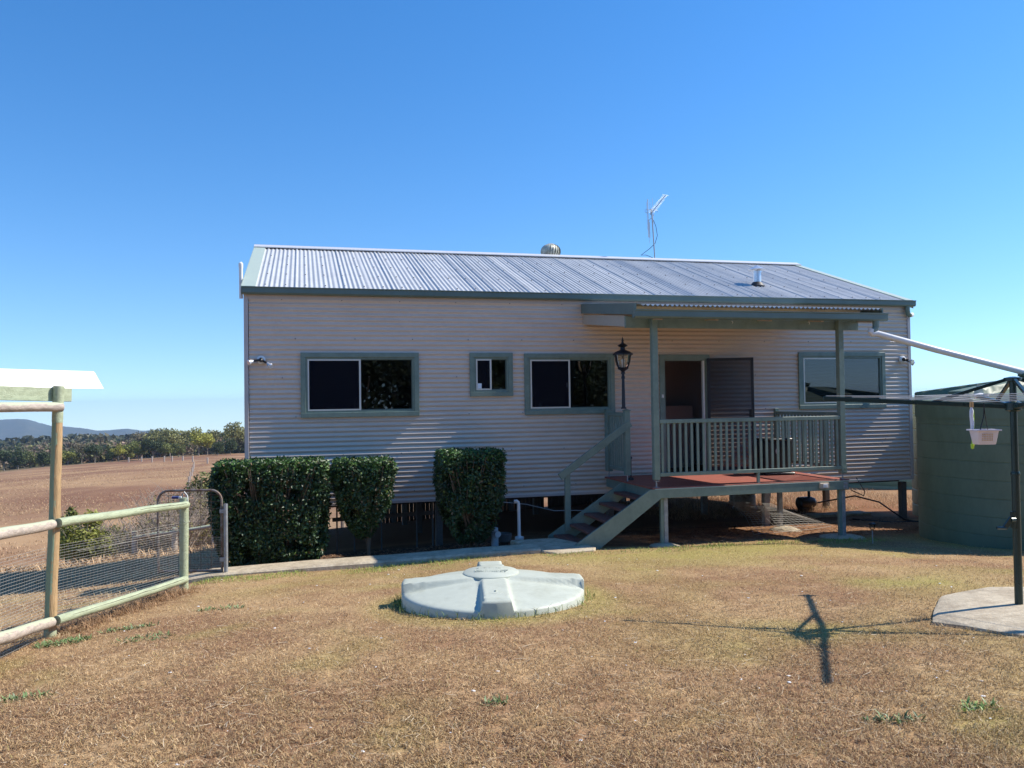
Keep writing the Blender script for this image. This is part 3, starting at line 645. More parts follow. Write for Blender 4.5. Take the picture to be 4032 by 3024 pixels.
# posts, stirrups, ground posts
for u in (5.93, 9.135):
    p = part(ver, 'post', MB().box(u - .045, u + .045, VF + .0, VF + .09, .40 if u < 6 else .385, 2.80, .004), M['green'])
    b = MB(); b.tube([(u, VF + .045, .22), (u, VF + .045, .39)], .012, 8); b.box(u - .035, u + .035, VF + .01, VF + .08, .286, .294); b.box(u - .035, u + .035, VF + .01, VF + .08, .378, .386)
    part(p, 'stirrup', b, M['steel'])
for u, sx in ((6.045, 0), (9.11, 1)):
    z = gh(u, VF); b = MB(); b.box(u - .005, u + .055, VF + .025, VF + .085, z - .1, .118 + .012, .003); p = part(ver, 'ground_post', b, M['steel'])
    part(p, 'packer', MB().box(u - .055, u - .006, VF + .035, VF + .085, z - .1, .129), M['green'])
    f = MB().lathe((u, VF + .05, z - .05), [(.24 + .12 * sx, 0), (.22 + .12 * sx, .06), (.12 + .1 * sx, .085), (.02, .09)], 16); f.v = [(x + .04 * noise.noise((x * 6, y * 6, 1)), y, zz) for x, y, zz in f.v]
    part(p, 'footing', f, M['concrete'], True)
z = gh(8.9, -.5)
p = part(ver, 'ground_post', MB().box(8.87, 8.94, -.55, -.48, z - .1, .118), M['steel'])
f = MB().lathe((8.93, -.62, z - .06), [(.32, 0), (.27, .07), (.15, .12), (.02, .13)], 14); f.v = [(x + .05 * noise.noise((x * 6, y * 6, 1)), y, zz) for x, y, zz in f.v]; part(p, 'footing', f, M['concrete'], True)
b = MB(); b.box(9.10, 9.17, VF - .026, VF - .0205, .14, .25); 
for zz in (.165, .222): b.tube([(9.135, VF - .026, zz), (9.135, VF - .046, zz)], .011, 6); b.tube([(9.135, VF - .026, zz), (9.135, VF - .031, zz)], .02, 12)
part(ver, 'bolt_plate', b, M['steel'])
b = MB(); b.box(9.10, 9.18, VF - .008, VF - .001, .40, .50); b.tube([(9.14, VF - .001, .45), (9.14, VF - .03, .45)], .012, 6); part(ver, 'bracket', b, M['green'])
sk = part(ver, 'power_socket', MB().box(8.65, 8.81, VF - .062, VF - .021, .165, .252, .006), M['board'])
b = MB(); b.box(8.70, 8.785, VF - .067, VF - .0625, .18, .238, .003); b.box(8.73, 8.77, VF - .071, VF - .0675, .192, .205); b.box(8.73, 8.77, VF - .071, VF - .0675, .214, .227); part(sk, 'switches', b, M['white'])
# balustrades
def balustrade(a, c, zb0, zt0, n, ext=.0, capm=True, mid=None):
    """a, c: (u,w) ends"""
    a = Vector((*a, 0)); c = Vector((*c, 0)); d = (c - a); L = d.length; d.normalize()
    b = MB(); b.bar(a + Vector((0, 0, zt0)), c + Vector((0, 0, zt0)), .055, .06, ch=.004)
    top = part(ver, 'handrail', b, M['green'])
    b = MB(); b.bar(a + Vector((0, 0, zb0)), c + Vector((0, 0, zb0)), .045, .055, ch=.003); part(ver, 'bottom_rail', b, M['green'])
    for i in range(n):
        p = a + d * (L * (i + .5) / n); jit = .002 * math.sin(i * 7.3)
        b = MB(); t = MB().box(-.019, .019, -.011, .011, zb0 + .0, zt0 - .0, .002); an = math.atan2(d.y, d.x)
        b.add([(p.x + jit + x * math.cos(an) - y * math.sin(an), p.y + x * math.sin(an) + y * math.cos(an), z) for x, y, z in [(x, y, min(max(z, zb0 + .0276), zt0 - .0301)) for x, y, z in t.v]], t.f)
        part(ver, 'baluster', b, M['green'])
balustrade((5.98, VF + .03), (9.088, VF + .03), .475, 1.265, 32)
part(ver, 'rail_support', MB().box(7.60, 7.64, VF + .01, VF + .045, .288, .447), M['green'])
balustrade((9.165, -.09), (9.165, VF + .092), .475, 1.32, 18)
for w in (-.055, -.96): pass
part(ver, 'post', MB().box(9.13, 9.20, -.088, -.03, .30, 1.40, .003), M['green'])
# left side panel by the steps
balustrade((5.90, -.16), (5.90, -.80), .46, 1.36, 7)
for w in (-.07, -.89):
    b = MB(); b.box(5.855, 5.945, w - .045 + (0 if w < -.5 else -.045), w + .045, .385, 1.415, .004); p = part(ver, 'post', b, M['green'])
    b = MB(); wc = w - (.02 if w > -.5 else 0); b.box(5.845, 5.955, w - .055 + (0 if w < -.5 else -.04), w + .055, 1.4155, 1.43, .004); b.add([(5.855, wc - .04, 1.43), (5.945, wc - .04, 1.43), (5.945, wc + .04, 1.43), (5.855, wc + .04, 1.43), (5.9, wc, 1.45)], [(0, 1, 4), (1, 2, 4), (2, 3, 4), (3, 0, 4)]); part(p, 'post_cap', b, M['green'])
    b = MB(); b.tube([(5.9, wc, .26), (5.9, wc, .386)], .012, 8); part(p, 'stirrup', b, M['steel'])
# steps
st = part(ver, 'handrail', MB().bar((4.74, -.94, .40), (5.94, -.94, 1.22), .035, .115, ch=.004), M['green'])
part(ver, 'post', MB().box(4.83, 4.92, -.93, -.89, -.45, .52, .003), M['green'])
def stringer(w0, w1):
    P = [(4.56, -.60), (4.93, -.60), (6.02 if w0 < -1.5 else 5.99, .075), (6.02 if w0 < -1.5 else 5.99, .262), (5.80, .262), (4.56, -.50)]
    P = [(4.56, -.585), (4.95, -.585), (5.96, .12), (5.96, .262), (5.80, .262), (4.56, -.52)]
    return MB().prism(P, (0, w0, 0), (0, w1, 0), (1, 0, 0), (0, 0, 1))
s1 = stringer(-1.985, -1.945); s1.v = [(x, y, z) for x, y, z in s1.v]; part(ver, 'stringer', s1, M['green'])
part(ver, 'stringer', stringer(-.885, -.845), M['green'])
for k in range(5):
    u = 4.64 + k * .255; z = -.50 + k * .157
    b = MB(); b.box(u, u + .125, -1.943, -.887, z - .04, z, .004); b.box(u + .132, u + .262, -1.943, -.887, z - .04, z, .004); part(ver, 'tread', b, M['tread'])
# awning
b = MB(); nU = int((9.62 - 5.52) / PITCH * 8)
def az(w): return 3.205 + (w) * .115
b.sheet(lambda i, j: (5.56 + (9.64 - 5.56) * i / nU, -.01 - 2.28 * j / 4, az(-.01 - 2.28 * j / 4) + .014 + AMP * 1.4 * math.cos(2 * PI * (5.56 + 4.08 * i / nU) / PITCH)), nU, 4)
aw = part(ver, 'awning_roof', b, M['zinc'], True, 180)
b = MB()
for w in (-.4, -1.1, -1.8): b.box(5.58, 9.6, w - .035, w + .035, az(w) - .085, az(w) - .008)
part(ver, 'batten', b, M['white'])
b = MB()
for u in np.arange(5.9, 9.6, .9): b.add([(u + d, w, az(w) - o) for d in (0, .045) for w in (-.03, -2.2) for o in (.09, .20)], [(0, 1, 3, 2), (4, 6, 7, 5), (0, 4, 5, 1), (2, 3, 7, 6), (1, 5, 7, 3), (0, 2, 6, 4)])
part(ver, 'rafter', b, M['board'])
b = MB(); b.box(5.50, 9.53, VF + .092, VF + .135, 2.665, 2.838, .004); part(ver, 'beam', b, M['green'])
for u in (7.25, 8.6):
    part(ver, 'hook', MB().tube([(u, VF + .09, 2.78), (u, VF + .06, 2.78), (u, VF + .05, 2.76), (u, VF + .062, 2.745)], .004, 6), M['white'])
# side boards on the left
b = MB(); b.add([(u, w, az(w) + o) for u in (5.50, 5.535) for w in (-.02, -1.83) for o in (-.31, -.142)], [(0, 1, 3, 2), (4, 6, 7, 5), (0, 4, 5, 1), (2, 3, 7, 6), (1, 5, 7, 3), (0, 2, 6, 4)]); part(ver, 'side_board', b, M['board'])
b = MB(); b.add([(u, w, az(w) + o) for u in (5.465, 5.492) for w in (-.02, -2.30) for o in (-.125, .035)], [(0, 1, 3, 2), (4, 6, 7, 5), (0, 4, 5, 1), (2, 3, 7, 6), (1, 5, 7, 3), (0, 2, 6, 4)])
b.add([(u, w, az(w) + o) for u in (5.493, 5.62) for w in (-.02, -2.28) for o in (.034, .040)], [(0, 1, 3, 2), (4, 6, 7, 5), (0, 4, 5, 1), (2, 3, 7, 6), (1, 5, 7, 3), (0, 2, 6, 4)])
part(ver, 'barge_board', b, M['green_gutter'])
b = MB(); b.add([(u, w, az(w) + o) for u in (9.645, 9.665) for w in (-.02, -2.28) for o in (-.125, .035)], [(0, 1, 3, 2), (4, 6, 7, 5), (0, 4, 5, 1), (2, 3, 7, 6), (1, 5, 7, 3), (0, 2, 6, 4)]); part(ver, 'barge_board', b, M['green_gutter'])
b = MB(); gutter(b, 5.44, 9.68, -2.37, -2.26, 2.765, 2.885); g_ = part(ver, 'gutter', b, M['green_gutter'])
part(g_, 'gutter_outlet', MB().tube([(9.50, -2.31, 2.77), (9.50, -2.31, 2.68), (9.485, -2.31, 2.64), (9.43, -2.31, 2.605)], .05, 14), M['green'], True)

# long white pipe from the awning gutter to the tank
PT = Vector(_hi @ Vector((8.05, 12.35, 0))); p0 = Vector((9.43, -2.31, 2.59)); p1 = _hi @ Vector((8.0, 12.3, 1.90))
dd = (p1 - p0)
b = MB(); b.tube([p0 + Vector((-.012, 0, .045)), p0 + Vector((-.03, 0, .01)), p0 + Vector((0, .0, -.028)), p0 + dd * .03, p0 + dd * .4 + Vector((0, 0, -.012)), p1, p1 + Vector((.03, 0, -.06)), p1 + Vector((.03, 0, -.2))], .048, 16)
pl = solo('white_downpipe', b, M['pvc'], tuple(p0), FH, 'long sloping white pipe from the awning gutter to the green tank', 'pipe', smooth=True)

# things on and by the verandah
bn = thing('storage_bin', 'black lidded bin standing on the verandah deck behind the railing', 'bin', (8.65, -.75, .289), FH)
def rbox(b, u0, u1, w0, w1, z0, z1, r=.06, n=5, taper=0.):
    def ring(e, z):
        pts = []
        for cx, cy, a0 in ((u1 - r, w1 - r, 0), (u0 + r, w1 - r, PI / 2), (u0 + r, w0 + r, PI), (u1 - r, w0 + r, 1.5 * PI)):
            for i in range(n + 1): a = a0 + PI / 2 * i / n; pts.append((cx + (r - e) * math.cos(a), cy + (r - e) * math.sin(a), z))
        return pts
    k = 4 * (n + 1); cx, cy = (u0 + u1) / 2, (w0 + w1) / 2
    rs = [ring(.012, z0), ring(0, z0 + .012), ring(0, z1 - .012), ring(.012, z1)]
    if taper:
        for q in (0, 1): rs[q] = [(cx + (x - cx) * (1 - taper), cy + (y - cy) * (1 - taper), z) for x, y, z in rs[q]]
    b.add([p for rr in rs for p in rr], [(a * k + i, a * k + (i + 1) % k, (a + 1) * k + (i + 1) % k, (a + 1) * k + i) for a in range(3) for i in range(k)] + [tuple(range(k - 1, -1, -1)), tuple(range(3 * k, 4 * k))]); return b
part(bn, 'tub', rbox(MB(), 8.42, 8.90, -.95, -.55, .33, .86, .07), M['black'], True)
part(bn, 'lid', rbox(MB(), 8.40, 8.92, -.97, -.53, .865, .905, .07), M['black'], True)
b = MB(); b.tube([(8.925, -.75, .90), (8.96, -.75, .88), (8.965, -.75, .83), (8.935, -.75, .80)], .016, 8); part(bn, 'handle', b, M['black'], True)
b = MB(); b.add([(8.60 + .035 * math.cos(a) * (1 - .5 * max(0, math.sin(a))), -.953, .70 + .075 * math.sin(a)) for a in np.linspace(0, 2 * PI, 16, endpoint=False)] + [(8.60 + .035 * math.cos(a) * (1 - .5 * max(0, math.sin(a))), -.949, .70 + .075 * math.sin(a)) for a in np.linspace(0, 2 * PI, 16, endpoint=False)], [tuple(range(15, -1, -1)), tuple(range(16, 32))]); part(bn, 'sticker', b, M['white'])
part(bn, 'base', rbox(MB(), 8.38, 8.93, -.99, -.52, .289, .329, .05), M['black'])

lp = thing('lantern_post', 'ornate dark lantern on a slim pole fixed to the verandah stair post', 'lamp post', (5.86, -.90, 1.45), FH)
lx, lw = 5.85, -.90
part(lp, 'pole', MB().lathe((lx, lw, 1.45), [(.045, 0), (.045, .02), (.030, .03), (.026, .33), (.022, .48), (.030, .485), (.030, .52), (.022, .53), (.022, .56), (.035, .565), (.035, .585), (.02, .60)], 14), M['iron'], True)
part(lp, 'lantern_base', MB().lathe((lx, lw, 2.04), [(.022, 0), (.03, .01), (.045, .03), (.075, .045), (.09, .065), (.085, .075)], 16), M['iron'], True)
b = MB()
for k in range(6):
    a = 2 * PI * k / 6 + .2; c_, s_ = math.cos(a), math.sin(a)
    b.tube([(lx + c_ * r_, lw + s_ * r_, 2.10 + z) for r_, z in ((.075, 0), (.105, .05), (.128, .12), (.135, .18), (.150, .225), (.170, .235), (.172, .215))], .0065, 6)
b.lathe((lx, lw, 2.315), [(.135, 0), (.165, .005), (.165, .02), (.13, .03)], 12)
part(lp, 'ribs', b, M['iron'], True)
part(lp, 'glass', MB().lathe((lx, lw, 2.105), [(.068, 0), (.098, .05), (.12, .12), (.128, .18), (.135, .21)], 12, False), M['lamp_glass'], True)
part(lp, 'bulb', MB().lathe((lx, lw, 2.12), [(.02, 0), (.022, .05), (.032, .08), (.03, .12), (.012, .14)], 12), M['cloth'], True)
part(lp, 'roof', MB().lathe((lx, lw, 2.34), [(.15, 0), (.12, .03), (.07, .05), (.04, .065), (.035, .10), (.075, .12), (.085, .13), (.05, .15), (.022, .17), (.016, .20), (.02, .21), (.006, .26), (.002, .275)], 16), M['iron'], True)
b = MB(); b.lathe((6.02, -.75, .29), [(.05, 0), (.045, .03), (.012, .05), (.012, .34), (.03, .35), (.02, .38)], 10); 
solo('boot_scraper', b, M['dark'], (6.02, -.75, .29), FH, 'small dark stand on the deck behind the stair post', 'stand', smooth=True)

def spot(u, z, dirs, label):
    t = thing('security_light', label, 'security light', (u, -.01, z), FH, 'twin security lights on the wall corners')
    part(t, 'base', MB().tube([(u, -.012, z), (u, -.05, z), (u, -.06, z)], [.065, .065, .045], 18), M['white'], True)
    part(t, 'sensor', MB().tube([(u, -.06, z), (u, -.10, z - .01), (u, -.12, z - .015)], [.035, .032, .012], 12), M['black'], True)
    for d in dirs:
        d = Vector(d); e = Vector((u, -.06, z)) + d * .12
        part(t, 'arm', MB().tube([(u, -.06, z), e], .018, 8), M['black'], True)
        dn = (d + Vector((0, -.25, -.25))).normalized()
        part(t, 'lamp', MB().tube([e, e + dn * .03, e + dn * .075, e + dn * .085], [.02, .028, .045, .04], 14), M['bulb'], True)
spot(.24, 2.29, [(-.95, -.2, -.15), (.75, -.3, -.45)], 'twin security light low on the left corner of the house wall')
spot(11.93, 2.29, [(.75, -.5, -.4), (.25, -.9, -.2)], 'twin security light on the right corner of the house wall')

an = thing('tv_antenna', 'tall television antenna on a thin mast above the roof ridge', 'antenna', (8.56, 3.7, 4.7), FH)
A = lambda du, dz, dw=0.: (8.56 + du, 3.7 + dw, 4.70 + dz)
b = MB(); b.tube([A(.02, 0), A(-.03, 1.0), A(-.05, 1.20)], .014, 8); part(an, 'mast', b, M['steel'])
b = MB(); b.bar(A(-.08, 1.07), A(.19, 1.46, -.25), .014, .014)
for i in range(16):
    t = i / 15; c = Vector(A(-.04 + .23 * t, 1.12 + .345 * t, -.24 * t)); l = .085 - .02 * t if i < 15 else .085
    b.tube([c + Vector((-l, -.02, 0)), c + Vector((l, .02, 0))], .0035, 5)
for k, du in ((0, -.11), (1, .03)):
    c = A(du, 1.07)
b.tube([A(-.13, 1.10), A(-.20, 1.12), A(-.20, 1.17), A(-.13, 1.18), A(.08, 1.18), A(.115, 1.155), A(.08, 1.13)], .005, 6)
part(an, 'uhf_array', b, M['steel'])
b = MB(); b.bar(A(-.11, .93), A(.02, 1.08), .015, .015)
for du, z0, z1, r_ in ((-.125, .55, 1.42, .009), (-.15, .72, 1.35, .004), (-.105, .42, .95, .004), (-.07, 1.05, 1.36, .004), (-.005, .85, 1.45, .004), (-.09, .55, .9, .008)):
    b.tube([A(du, z0), A(du - .01, z1)], r_, 6)
part(an, 'vhf_array', b, M['ridge'])
b = MB(); b.tube([A(0, .95), A(.06, .8), A(.09, .6), A(.03, .42), A(-.1, .3), A(-.32, .14), A(-.2, .15), A(-.05, .10), A(.05, .0)], .006, 6); part(an, 'cable', b, M['black'], True)

# ------------------------------------------------------------------ poly tank lids share one dome profile
def dome_mesh(cx, cy, z0, Rr, wall, apex, ribs, rot, ribw=.18, rib_h=.10, top=.24, lip=.02, nA=180):
    """dome: sloping panels sunk between flat-topped radial ribs"""
    rads = [(Rr * .99, 0), (Rr, .01), (Rr, wall * .8), (Rr - .008, wall * .94), (Rr - .03, wall)] ; nr = 22
    P = []; rr = [Rr, Rr, Rr, Rr - .01] + list(np.linspace(Rr - .03, .01, nr)); out = MB(); zz = [-.15, 0, wall - .02, wall - .004] + [None] * nr
    for ri, r in enumerate(rr):
        for a in range(nA):
            th = 2 * PI * a / nA
            k = 9.
            for q in range(ribs):
                d = (th - rot - 2 * PI * q / ribs + PI) % (2 * PI) - PI; k = min(k, abs(d) * max(r, .0001))
            f = 1 - smooth(ribw / 2, ribw / 2 + .035, k)
            t = 1 - r / Rr; base = wall + (apex - wall) * (1 - (1 - t) ** 1.25) * .98
            flat = wall + rib_h + (apex - wall - rib_h) * (t / (1 - top / Rr)) if t < 1 - top / Rr else apex
            flat = min(apex, max(base, flat))
            if zz[ri] is None: z = base + (flat - base) * f
            elif ri >= 2: z = zz[ri] + (rib_h if f > .5 else rib_h * f) * 1.0
            else: z = zz[ri]
            P.append((cx + r * math.cos(th), cy + r * math.sin(th), z0 + z))
    n = len(rr); out.add(P, [(i * nA + j, i * nA + (j + 1) % nA, (i + 1) * nA + (j + 1) % nA, (i + 1) * nA + j) for i in range(n - 1) for j in range(nA)] + [tuple((n - 1) * nA + j for j in range(nA))])
    return out
zl = g1(*LID) + .02
ld = thing('septic_tank_lid', 'pale green round plastic tank lid bulging out of the lawn', 'tank lid', (LID[0], LID[1], zl), FW)
part(ld, 'dome', dome_mesh(LID[0], LID[1], zl - .01, .85, .11, .232, 4, R(-86), .22, .085, .28, nA=240), M['lid'], True, 50)
part(ld, 'access_cover', MB().lathe((LID[0] - .02, LID[1] + .10, zl + .208), [(.265, 0), (.265, .02), (.25, .03), (.05, .044), (.0, .045)], 48), M['lid'], True, 30)
part(ld, 'lifting_lug', MB().box(LID[0] - .14, LID[0] + .10, LID[1] + .35, LID[1] + .42, zl + .17, zl + .235, .01), M['lid'])
ca = R(-86); cxx, cyy = LID[0] + .57 * math.cos(ca), LID[1] + .57 * math.sin(ca)
b = MB().lathe((cxx + .0, cyy, zl + .182), [(.08, 0), (.08, .014), (.073, .019), (.02, .022), (0, .022)], 28); b.box(cxx - .004, cxx + .004, cyy - .02, cyy + .02, zl + .204, zl + .216)
part(ld, 'inspection_cap', b, M['lid'], True, 30)
rl = random.Random(2); b = MB()
for y_, n_, w_ in ((.10, 12, .022), (.0, 17, .020), (-.055, 15, .020)):
    for k in range(n_):
        if rl.random() < .15: continue
        x = LID[0] - .02 + (k - n_ / 2) * w_; y = LID[1] + .06 + y_ + .012 * math.cos(k * .3); q = rl.random(); z_ = zl + .2525 - .02 * math.hypot(x - LID[0], y - LID[1] - .1) ** 1
        b.box(x, x + .004, y, y + .028 * (.5 + q), z_ - .004, z_ + .0035)
        if q > .4: b.box(x + .0041, x + .013, y + .01 * q, y + .01 * q + .004, z_ - .004, z_ + .003)
part(ld, 'worn_lettering', b, M['lid'])

# big water tank
TX, TY, TR = 8.12, 12.42, 1.66; zt0 = g1(TX, TY) - .02
tk = thing('water_tank', 'large dark green round water tank beside the right end of the house', 'water tank', (TX, TY, zt0), FW)
b = MB(); prof = [(TR, -.1)]; H_ = 2.13
hh = 0.
while hh < H_ - .02:
    seg = .262
    prof += [(TR - .006, hh), (TR, hh + .008), (TR, hh + seg - .014), (TR - .006, hh + seg - .006)]; hh += seg
prof = [p for p in prof if p[1] <= H_] + [(TR, H_)]
b.lathe((TX, TY, zt0), prof, 96, False); part(tk, 'tank_wall', b, M['tank'], True, 16)
part(tk, 'tank_dome', dome_mesh(TX, TY, zt0 + H_ - .05, TR + .015, .10, .42, 8, R(-158), .34, .15, .45, nA=288), M['tank'], True, 50)
part(tk, 'inlet_strainer', MB().lathe((8.05, 12.32, zt0 + H_ + .26), [(.20, 0), (.20, .16), (.22, .16), (.22, .20), (.05, .22)], 24), M['tank'], True, 40)
# second tank behind the house
T2 = Vector((12.3, 26.4, 0)); z2 = g1(T2.x, T2.y)
t2 = thing('water_tank', 'green water tank standing behind the house, seen under its right end', 'water tank', (T2.x, T2.y, z2), FW)
b = MB(); prof = []
for k in range(9): prof += [(2.45, k * .26), (2.46, k * .26 + .02), (2.46, k * .26 + .22), (2.45, k * .26 + .24)]
b.lathe((T2.x, T2.y, z2 - .05), prof, 72); part(t2, 'tank_wall', b, M['tank_far'], True)
part(t2, 'tank_dome', MB().lathe((T2.x, T2.y, z2 + 2.25), [(2.46, 0), (2.3, .1), (1.2, .4), (.3, .5), (0, .5)], 48), M['tank_far'], True)

T3 = hw(14.0, -.1); z3 = g1(T3.x, T3.y)  # unseen tank, added to cast the diagonal shadow on the front wall
t3 = thing('water_tank', 'unseen green tank added off the right end wall to shade the front wall, hidden behind the largest tank', 'water tank', (T3.x, T3.y, z3), FW)
b = MB(); prof = []; n3 = 8; sg = (1.58 - z3) / n3
for k in range(n3): prof += [(1.49, k * sg), (1.50, k * sg + .02), (1.50, k * sg + sg - .03), (1.49, k * sg + sg - .01)]
b.lathe((T3.x, T3.y, z3 - .05), prof, 64); part(t3, 'tank_wall', b, M['tank'], True, 20)
part(t3, 'tank_dome', MB().lathe((T3.x, T3.y, 1.52), [(1.5, 0), (1.42, .05), (.7, .09), (0, .10)], 48), M['tank'], True)

# ------------------------------------------------------------------ rotary clothesline
HX, HY = 4.02, 6.42; zh = g1(HX, HY) + .04
ro = thing('rotary_clothesline', 'dark green rotary clothesline on a concrete slab at the right', 'clothesline', (HX, HY, zh), FW)
b = MB(); b.tube([(HX, HY, zh - .1), (HX, HY, .95)], .030, 16); b.lathe((HX, HY, .95), [(.034, 0), (.036, .01), (.03, .03)], 16); b.tube([(HX, HY, .95), (HX, HY, 1.70)], .026, 16)
part(ro, 'post', b, M['hoist'], True)
b = MB(); b.tube([(HX - .03, HY - .02, .60), (HX - .07, HY - .03, .60)], .022, 10); b.bar((HX - .055, HY - .03, .615), (HX - .115, HY - .03, .535), .02, .035); b.tube([(HX - .115, HY - .04, .535), (HX - .19, HY - .05, .54)], .011, 8); b.box(HX - .045, HX - .026, HY - .035, HY + .01, .53, .66)
part(ro, 'winding_handle', b, M['hoist'])
b = MB(); b.lathe((HX, HY, 1.46), [(.035, 0), (.06, .01), (.06, .07), (.035, .085)], 16); b.lathe((HX, HY, 1.70), [(.03, 0), (.065, .005), (.065, .03), (.02, .04)], 16)
part(ro, 'hub', b, M['hoist'], True)
AL = 1.42; aa = R(160); tips = []
for k in range(4):
    a = aa + k * PI / 2; d = Vector((math.cos(a), math.sin(a), 0)); tip = Vector((HX, HY, 1.585)) + d * AL; tips.append((d, tip))
    part(ro, 'arm', MB().bar(Vector((HX, HY, 1.50)) + d * .05, tip, .034, .036, ch=.004), M['hoist'])
    mid = Vector((HX, HY, 1.50)) + (tip - Vector((HX, HY, 1.50))) * .42
    part(ro, 'strut', MB().bar(Vector((HX, HY, 1.715)) + d * .05, mid, .022, .026), M['hoist'])
def armpt(k, f): d, tip = tips[k % 4]; a = Vector((HX, HY, 1.50)); return a + (tip - a) * f + Vector((0, 0, .022))
for f in (.36, .53, .69, .84, .985):
    b = MB()
    for k in range(4):
        p, q = armpt(k, f), armpt(k + 1, f); m_ = (p + q) / 2 - Vector((0, 0, .012)); b.tube([p, m_, q], .0026, 5, False)
    part(ro, 'line', b, M['hoistwire'])
d, tip = tips[3]; pl_ = MB(); sx = Vector((.94, -.34, 0)); pl_.add([tip + sx * x + Vector((0, -.02 + o, z)) for o in (0, .004) for x, z in ((-.05, .0), (.06, .0), (.02, .115), (-.005, .115))], [(0, 1, 2, 3), (7, 6, 5, 4), (0, 4, 5, 1), (1, 5, 6, 2), (2, 6, 7, 3), (3, 7, 4, 0)])
part(ro, 'corner_plate', pl_, M['green_flash'])
part(ro, 'end_cap', MB().tube([tip + Vector((-.055, -.05, .0)), tip + Vector((0, -.06, .004)), tip + Vector((.075, -.05, .0))], [.018, .026, .016], 10), M['cloth'], True)
# peg basket hanging from the line
bx, by = 3.66, 6.22; bz = 1.325
pk = thing('peg_basket', 'small white perforated peg basket hanging from the clothesline', 'basket', (bx, by, bz), FW)
def rr_ring(hx, hy, r, z, n=4):
    pts = []
    for cx, cy, a0 in ((hx - r, hy - r, 0), (-hx + r, hy - r, PI / 2), (-hx + r, -hy + r, PI), (hx - r, -hy + r, 1.5 * PI)):
        for i in range(n + 1): a = a0 + PI / 2 * i / n; pts.append((bx + cx + r * math.cos(a), by + cy + r * math.sin(a), z))
    return pts
b = MB(); rs = [rr_ring(.066, .048, .018, bz - .112), rr_ring(.069, .051, .018, bz - .108), rr_ring(.086, .062, .018, bz - .008), rr_ring(.102, .076, .018, bz - .006), rr_ring(.102, .076, .018, bz + .004), rr_ring(.082, .059, .018, bz + .004), rr_ring(.065, .047, .018, bz - .106)]
k = 20; b.add([p for r_ in rs for p in r_], [(a * k + i, a * k + (i + 1) % k, (a + 1) * k + (i + 1) % k, (a + 1) * k + i) for a in range(6) for i in range(k)] + [tuple(range(k - 1, -1, -1)), tuple(range(6 * k, 7 * k))])
part(pk, 'tub', b, M['basket'], True)
b = MB()
for i in range(7):
    for j in range(4): u = -.048 + i * .0125; z = bz - .028 - j * .015; b.box(bx + u, bx + u + .006, by - .0625 + j * .0018, by - .0585 + j * .0018, z - .008, z)
part(pk, 'slots', b, M['peg'])
b = MB(); b.tube([(bx - .04, by - .02, bz), (bx + .0, by, bz + .10), (bx + .005, by, 1.50), (bx + .005, by, 1.535)], .004, 6); b.tube([(bx + .04, by + .02, bz), (bx + .012, by, bz + .12), (bx + .006, by, 1.50)], .003, 6); part(pk, 'hanger', b, M['black'])
sc = thing('hand_brush', 'lime and white handled brush hanging beside the peg basket', 'brush', (bx - .055, by + .05, 1.45), FW)
b = MB(); b.tube([(bx - .035, by + .1, 1.50), (bx - .035, by + .1, 1.47), (bx - .038, by + .1, 1.43), (bx - .032, by + .1, 1.38), (bx - .034, by + .1, 1.31)], [.007, .015, .013, .015, .011], 10); part(sc, 'handle', b, M['cloth'], True)
b = MB(); b.tube([(bx - .022, by + .1, 1.48), (bx - .018, by + .1, 1.41), (bx - .022, by + .1, 1.32)], .005, 8); b.tube([(bx - .035, by + .1, 1.21), (bx - .035, by + .1, 1.175)], [.014, .011], 10); b.tube([(bx - .035, by + .1, 1.32), (bx - .035, by + .1, 1.17)], .005, 6); part(sc, 'grip', b, M['lime'], True)
for i, dx in enumerate((-.045, -.026)):
    solo('clothes_peg', MB().box(bx + dx - .005, bx + dx + .005, by + .09, by + .10, 1.50, 1.545), M['peg'], (bx + dx, by + .09, 1.5), FW, 'small wooden clothes peg, the %s one clipped on the line above the brush' % ('left' if i == 0 else 'right'), 'clothes peg', 'wooden pegs on the clothesline')

# ------------------------------------------------------------------ rail fence, shelter, gate
fn = thing('rail_fence', 'pale green round post and rail fence with wire mesh at the left', 'fence', (-4.1, 8.4, -.55), FW)
z1_ = g1(-4.3, 7.44); z2_ = g1(-3.89, 9.45)
def curvy(a, b_, n=8, s=.008, seed=0):
    a = Vector(a); b_ = Vector(b_); return [a.lerp(b_, i / n) + Vector((noise.noise((i * .23, seed, .4)), noise.noise((i * .23, seed, 5.4)), noise.noise((i * .23, seed, 9.4)))) * s for i in range(n + 1)]
b = MB(); pp = curvy((-4.31, 7.44, z1_ - .1), (-4.215, 7.44, 1.80), 20, .006, 1); b.tube(pp, [.052 - .008 * i / 20 for i in range(21)], 18, wob=.04)
part(fn, 'post', b, M['timber_tan'], True, label='tall weathered post with bare tan timber')
b = MB(); b.tube([pp[0].lerp(pp[1], .2) + Vector((0, 0, 0)), pp[1], pp[2].lerp(pp[1], .6)], .0535, 18, wob=.03); part(fn, 'painted_foot', b, M['green_lt'], True)
b = MB(); b.tube([pp[17].lerp(pp[18], .2), pp[18], pp[19], pp[20] + Vector((0, 0, .002))], .0475, 18, wob=.03); part(fn, 'painted_head', b, M['green_lt'], True)
b = MB(); b.tube(curvy((-3.892, 9.45, z2_ - .1), (-3.882, 9.45, .515), 10, .004, 2), .050, 18, wob=.03); part(fn, 'post', b, M['green_lt'], True)
def rail(a, c, r0, r1, m, seed):
    b = MB(); p = curvy(a, c, 16, .010, seed); b.tube(p, [r0 + (r1 - r0) * i / 16 for i in range(17)], 18, wob=.04); o = part(fn, 'rail', b, m, True); return p
pa = rail((-4.20, 7.40, .535), (-3.84, 9.42, .447), .043, .041, M['green_lt'], 3)
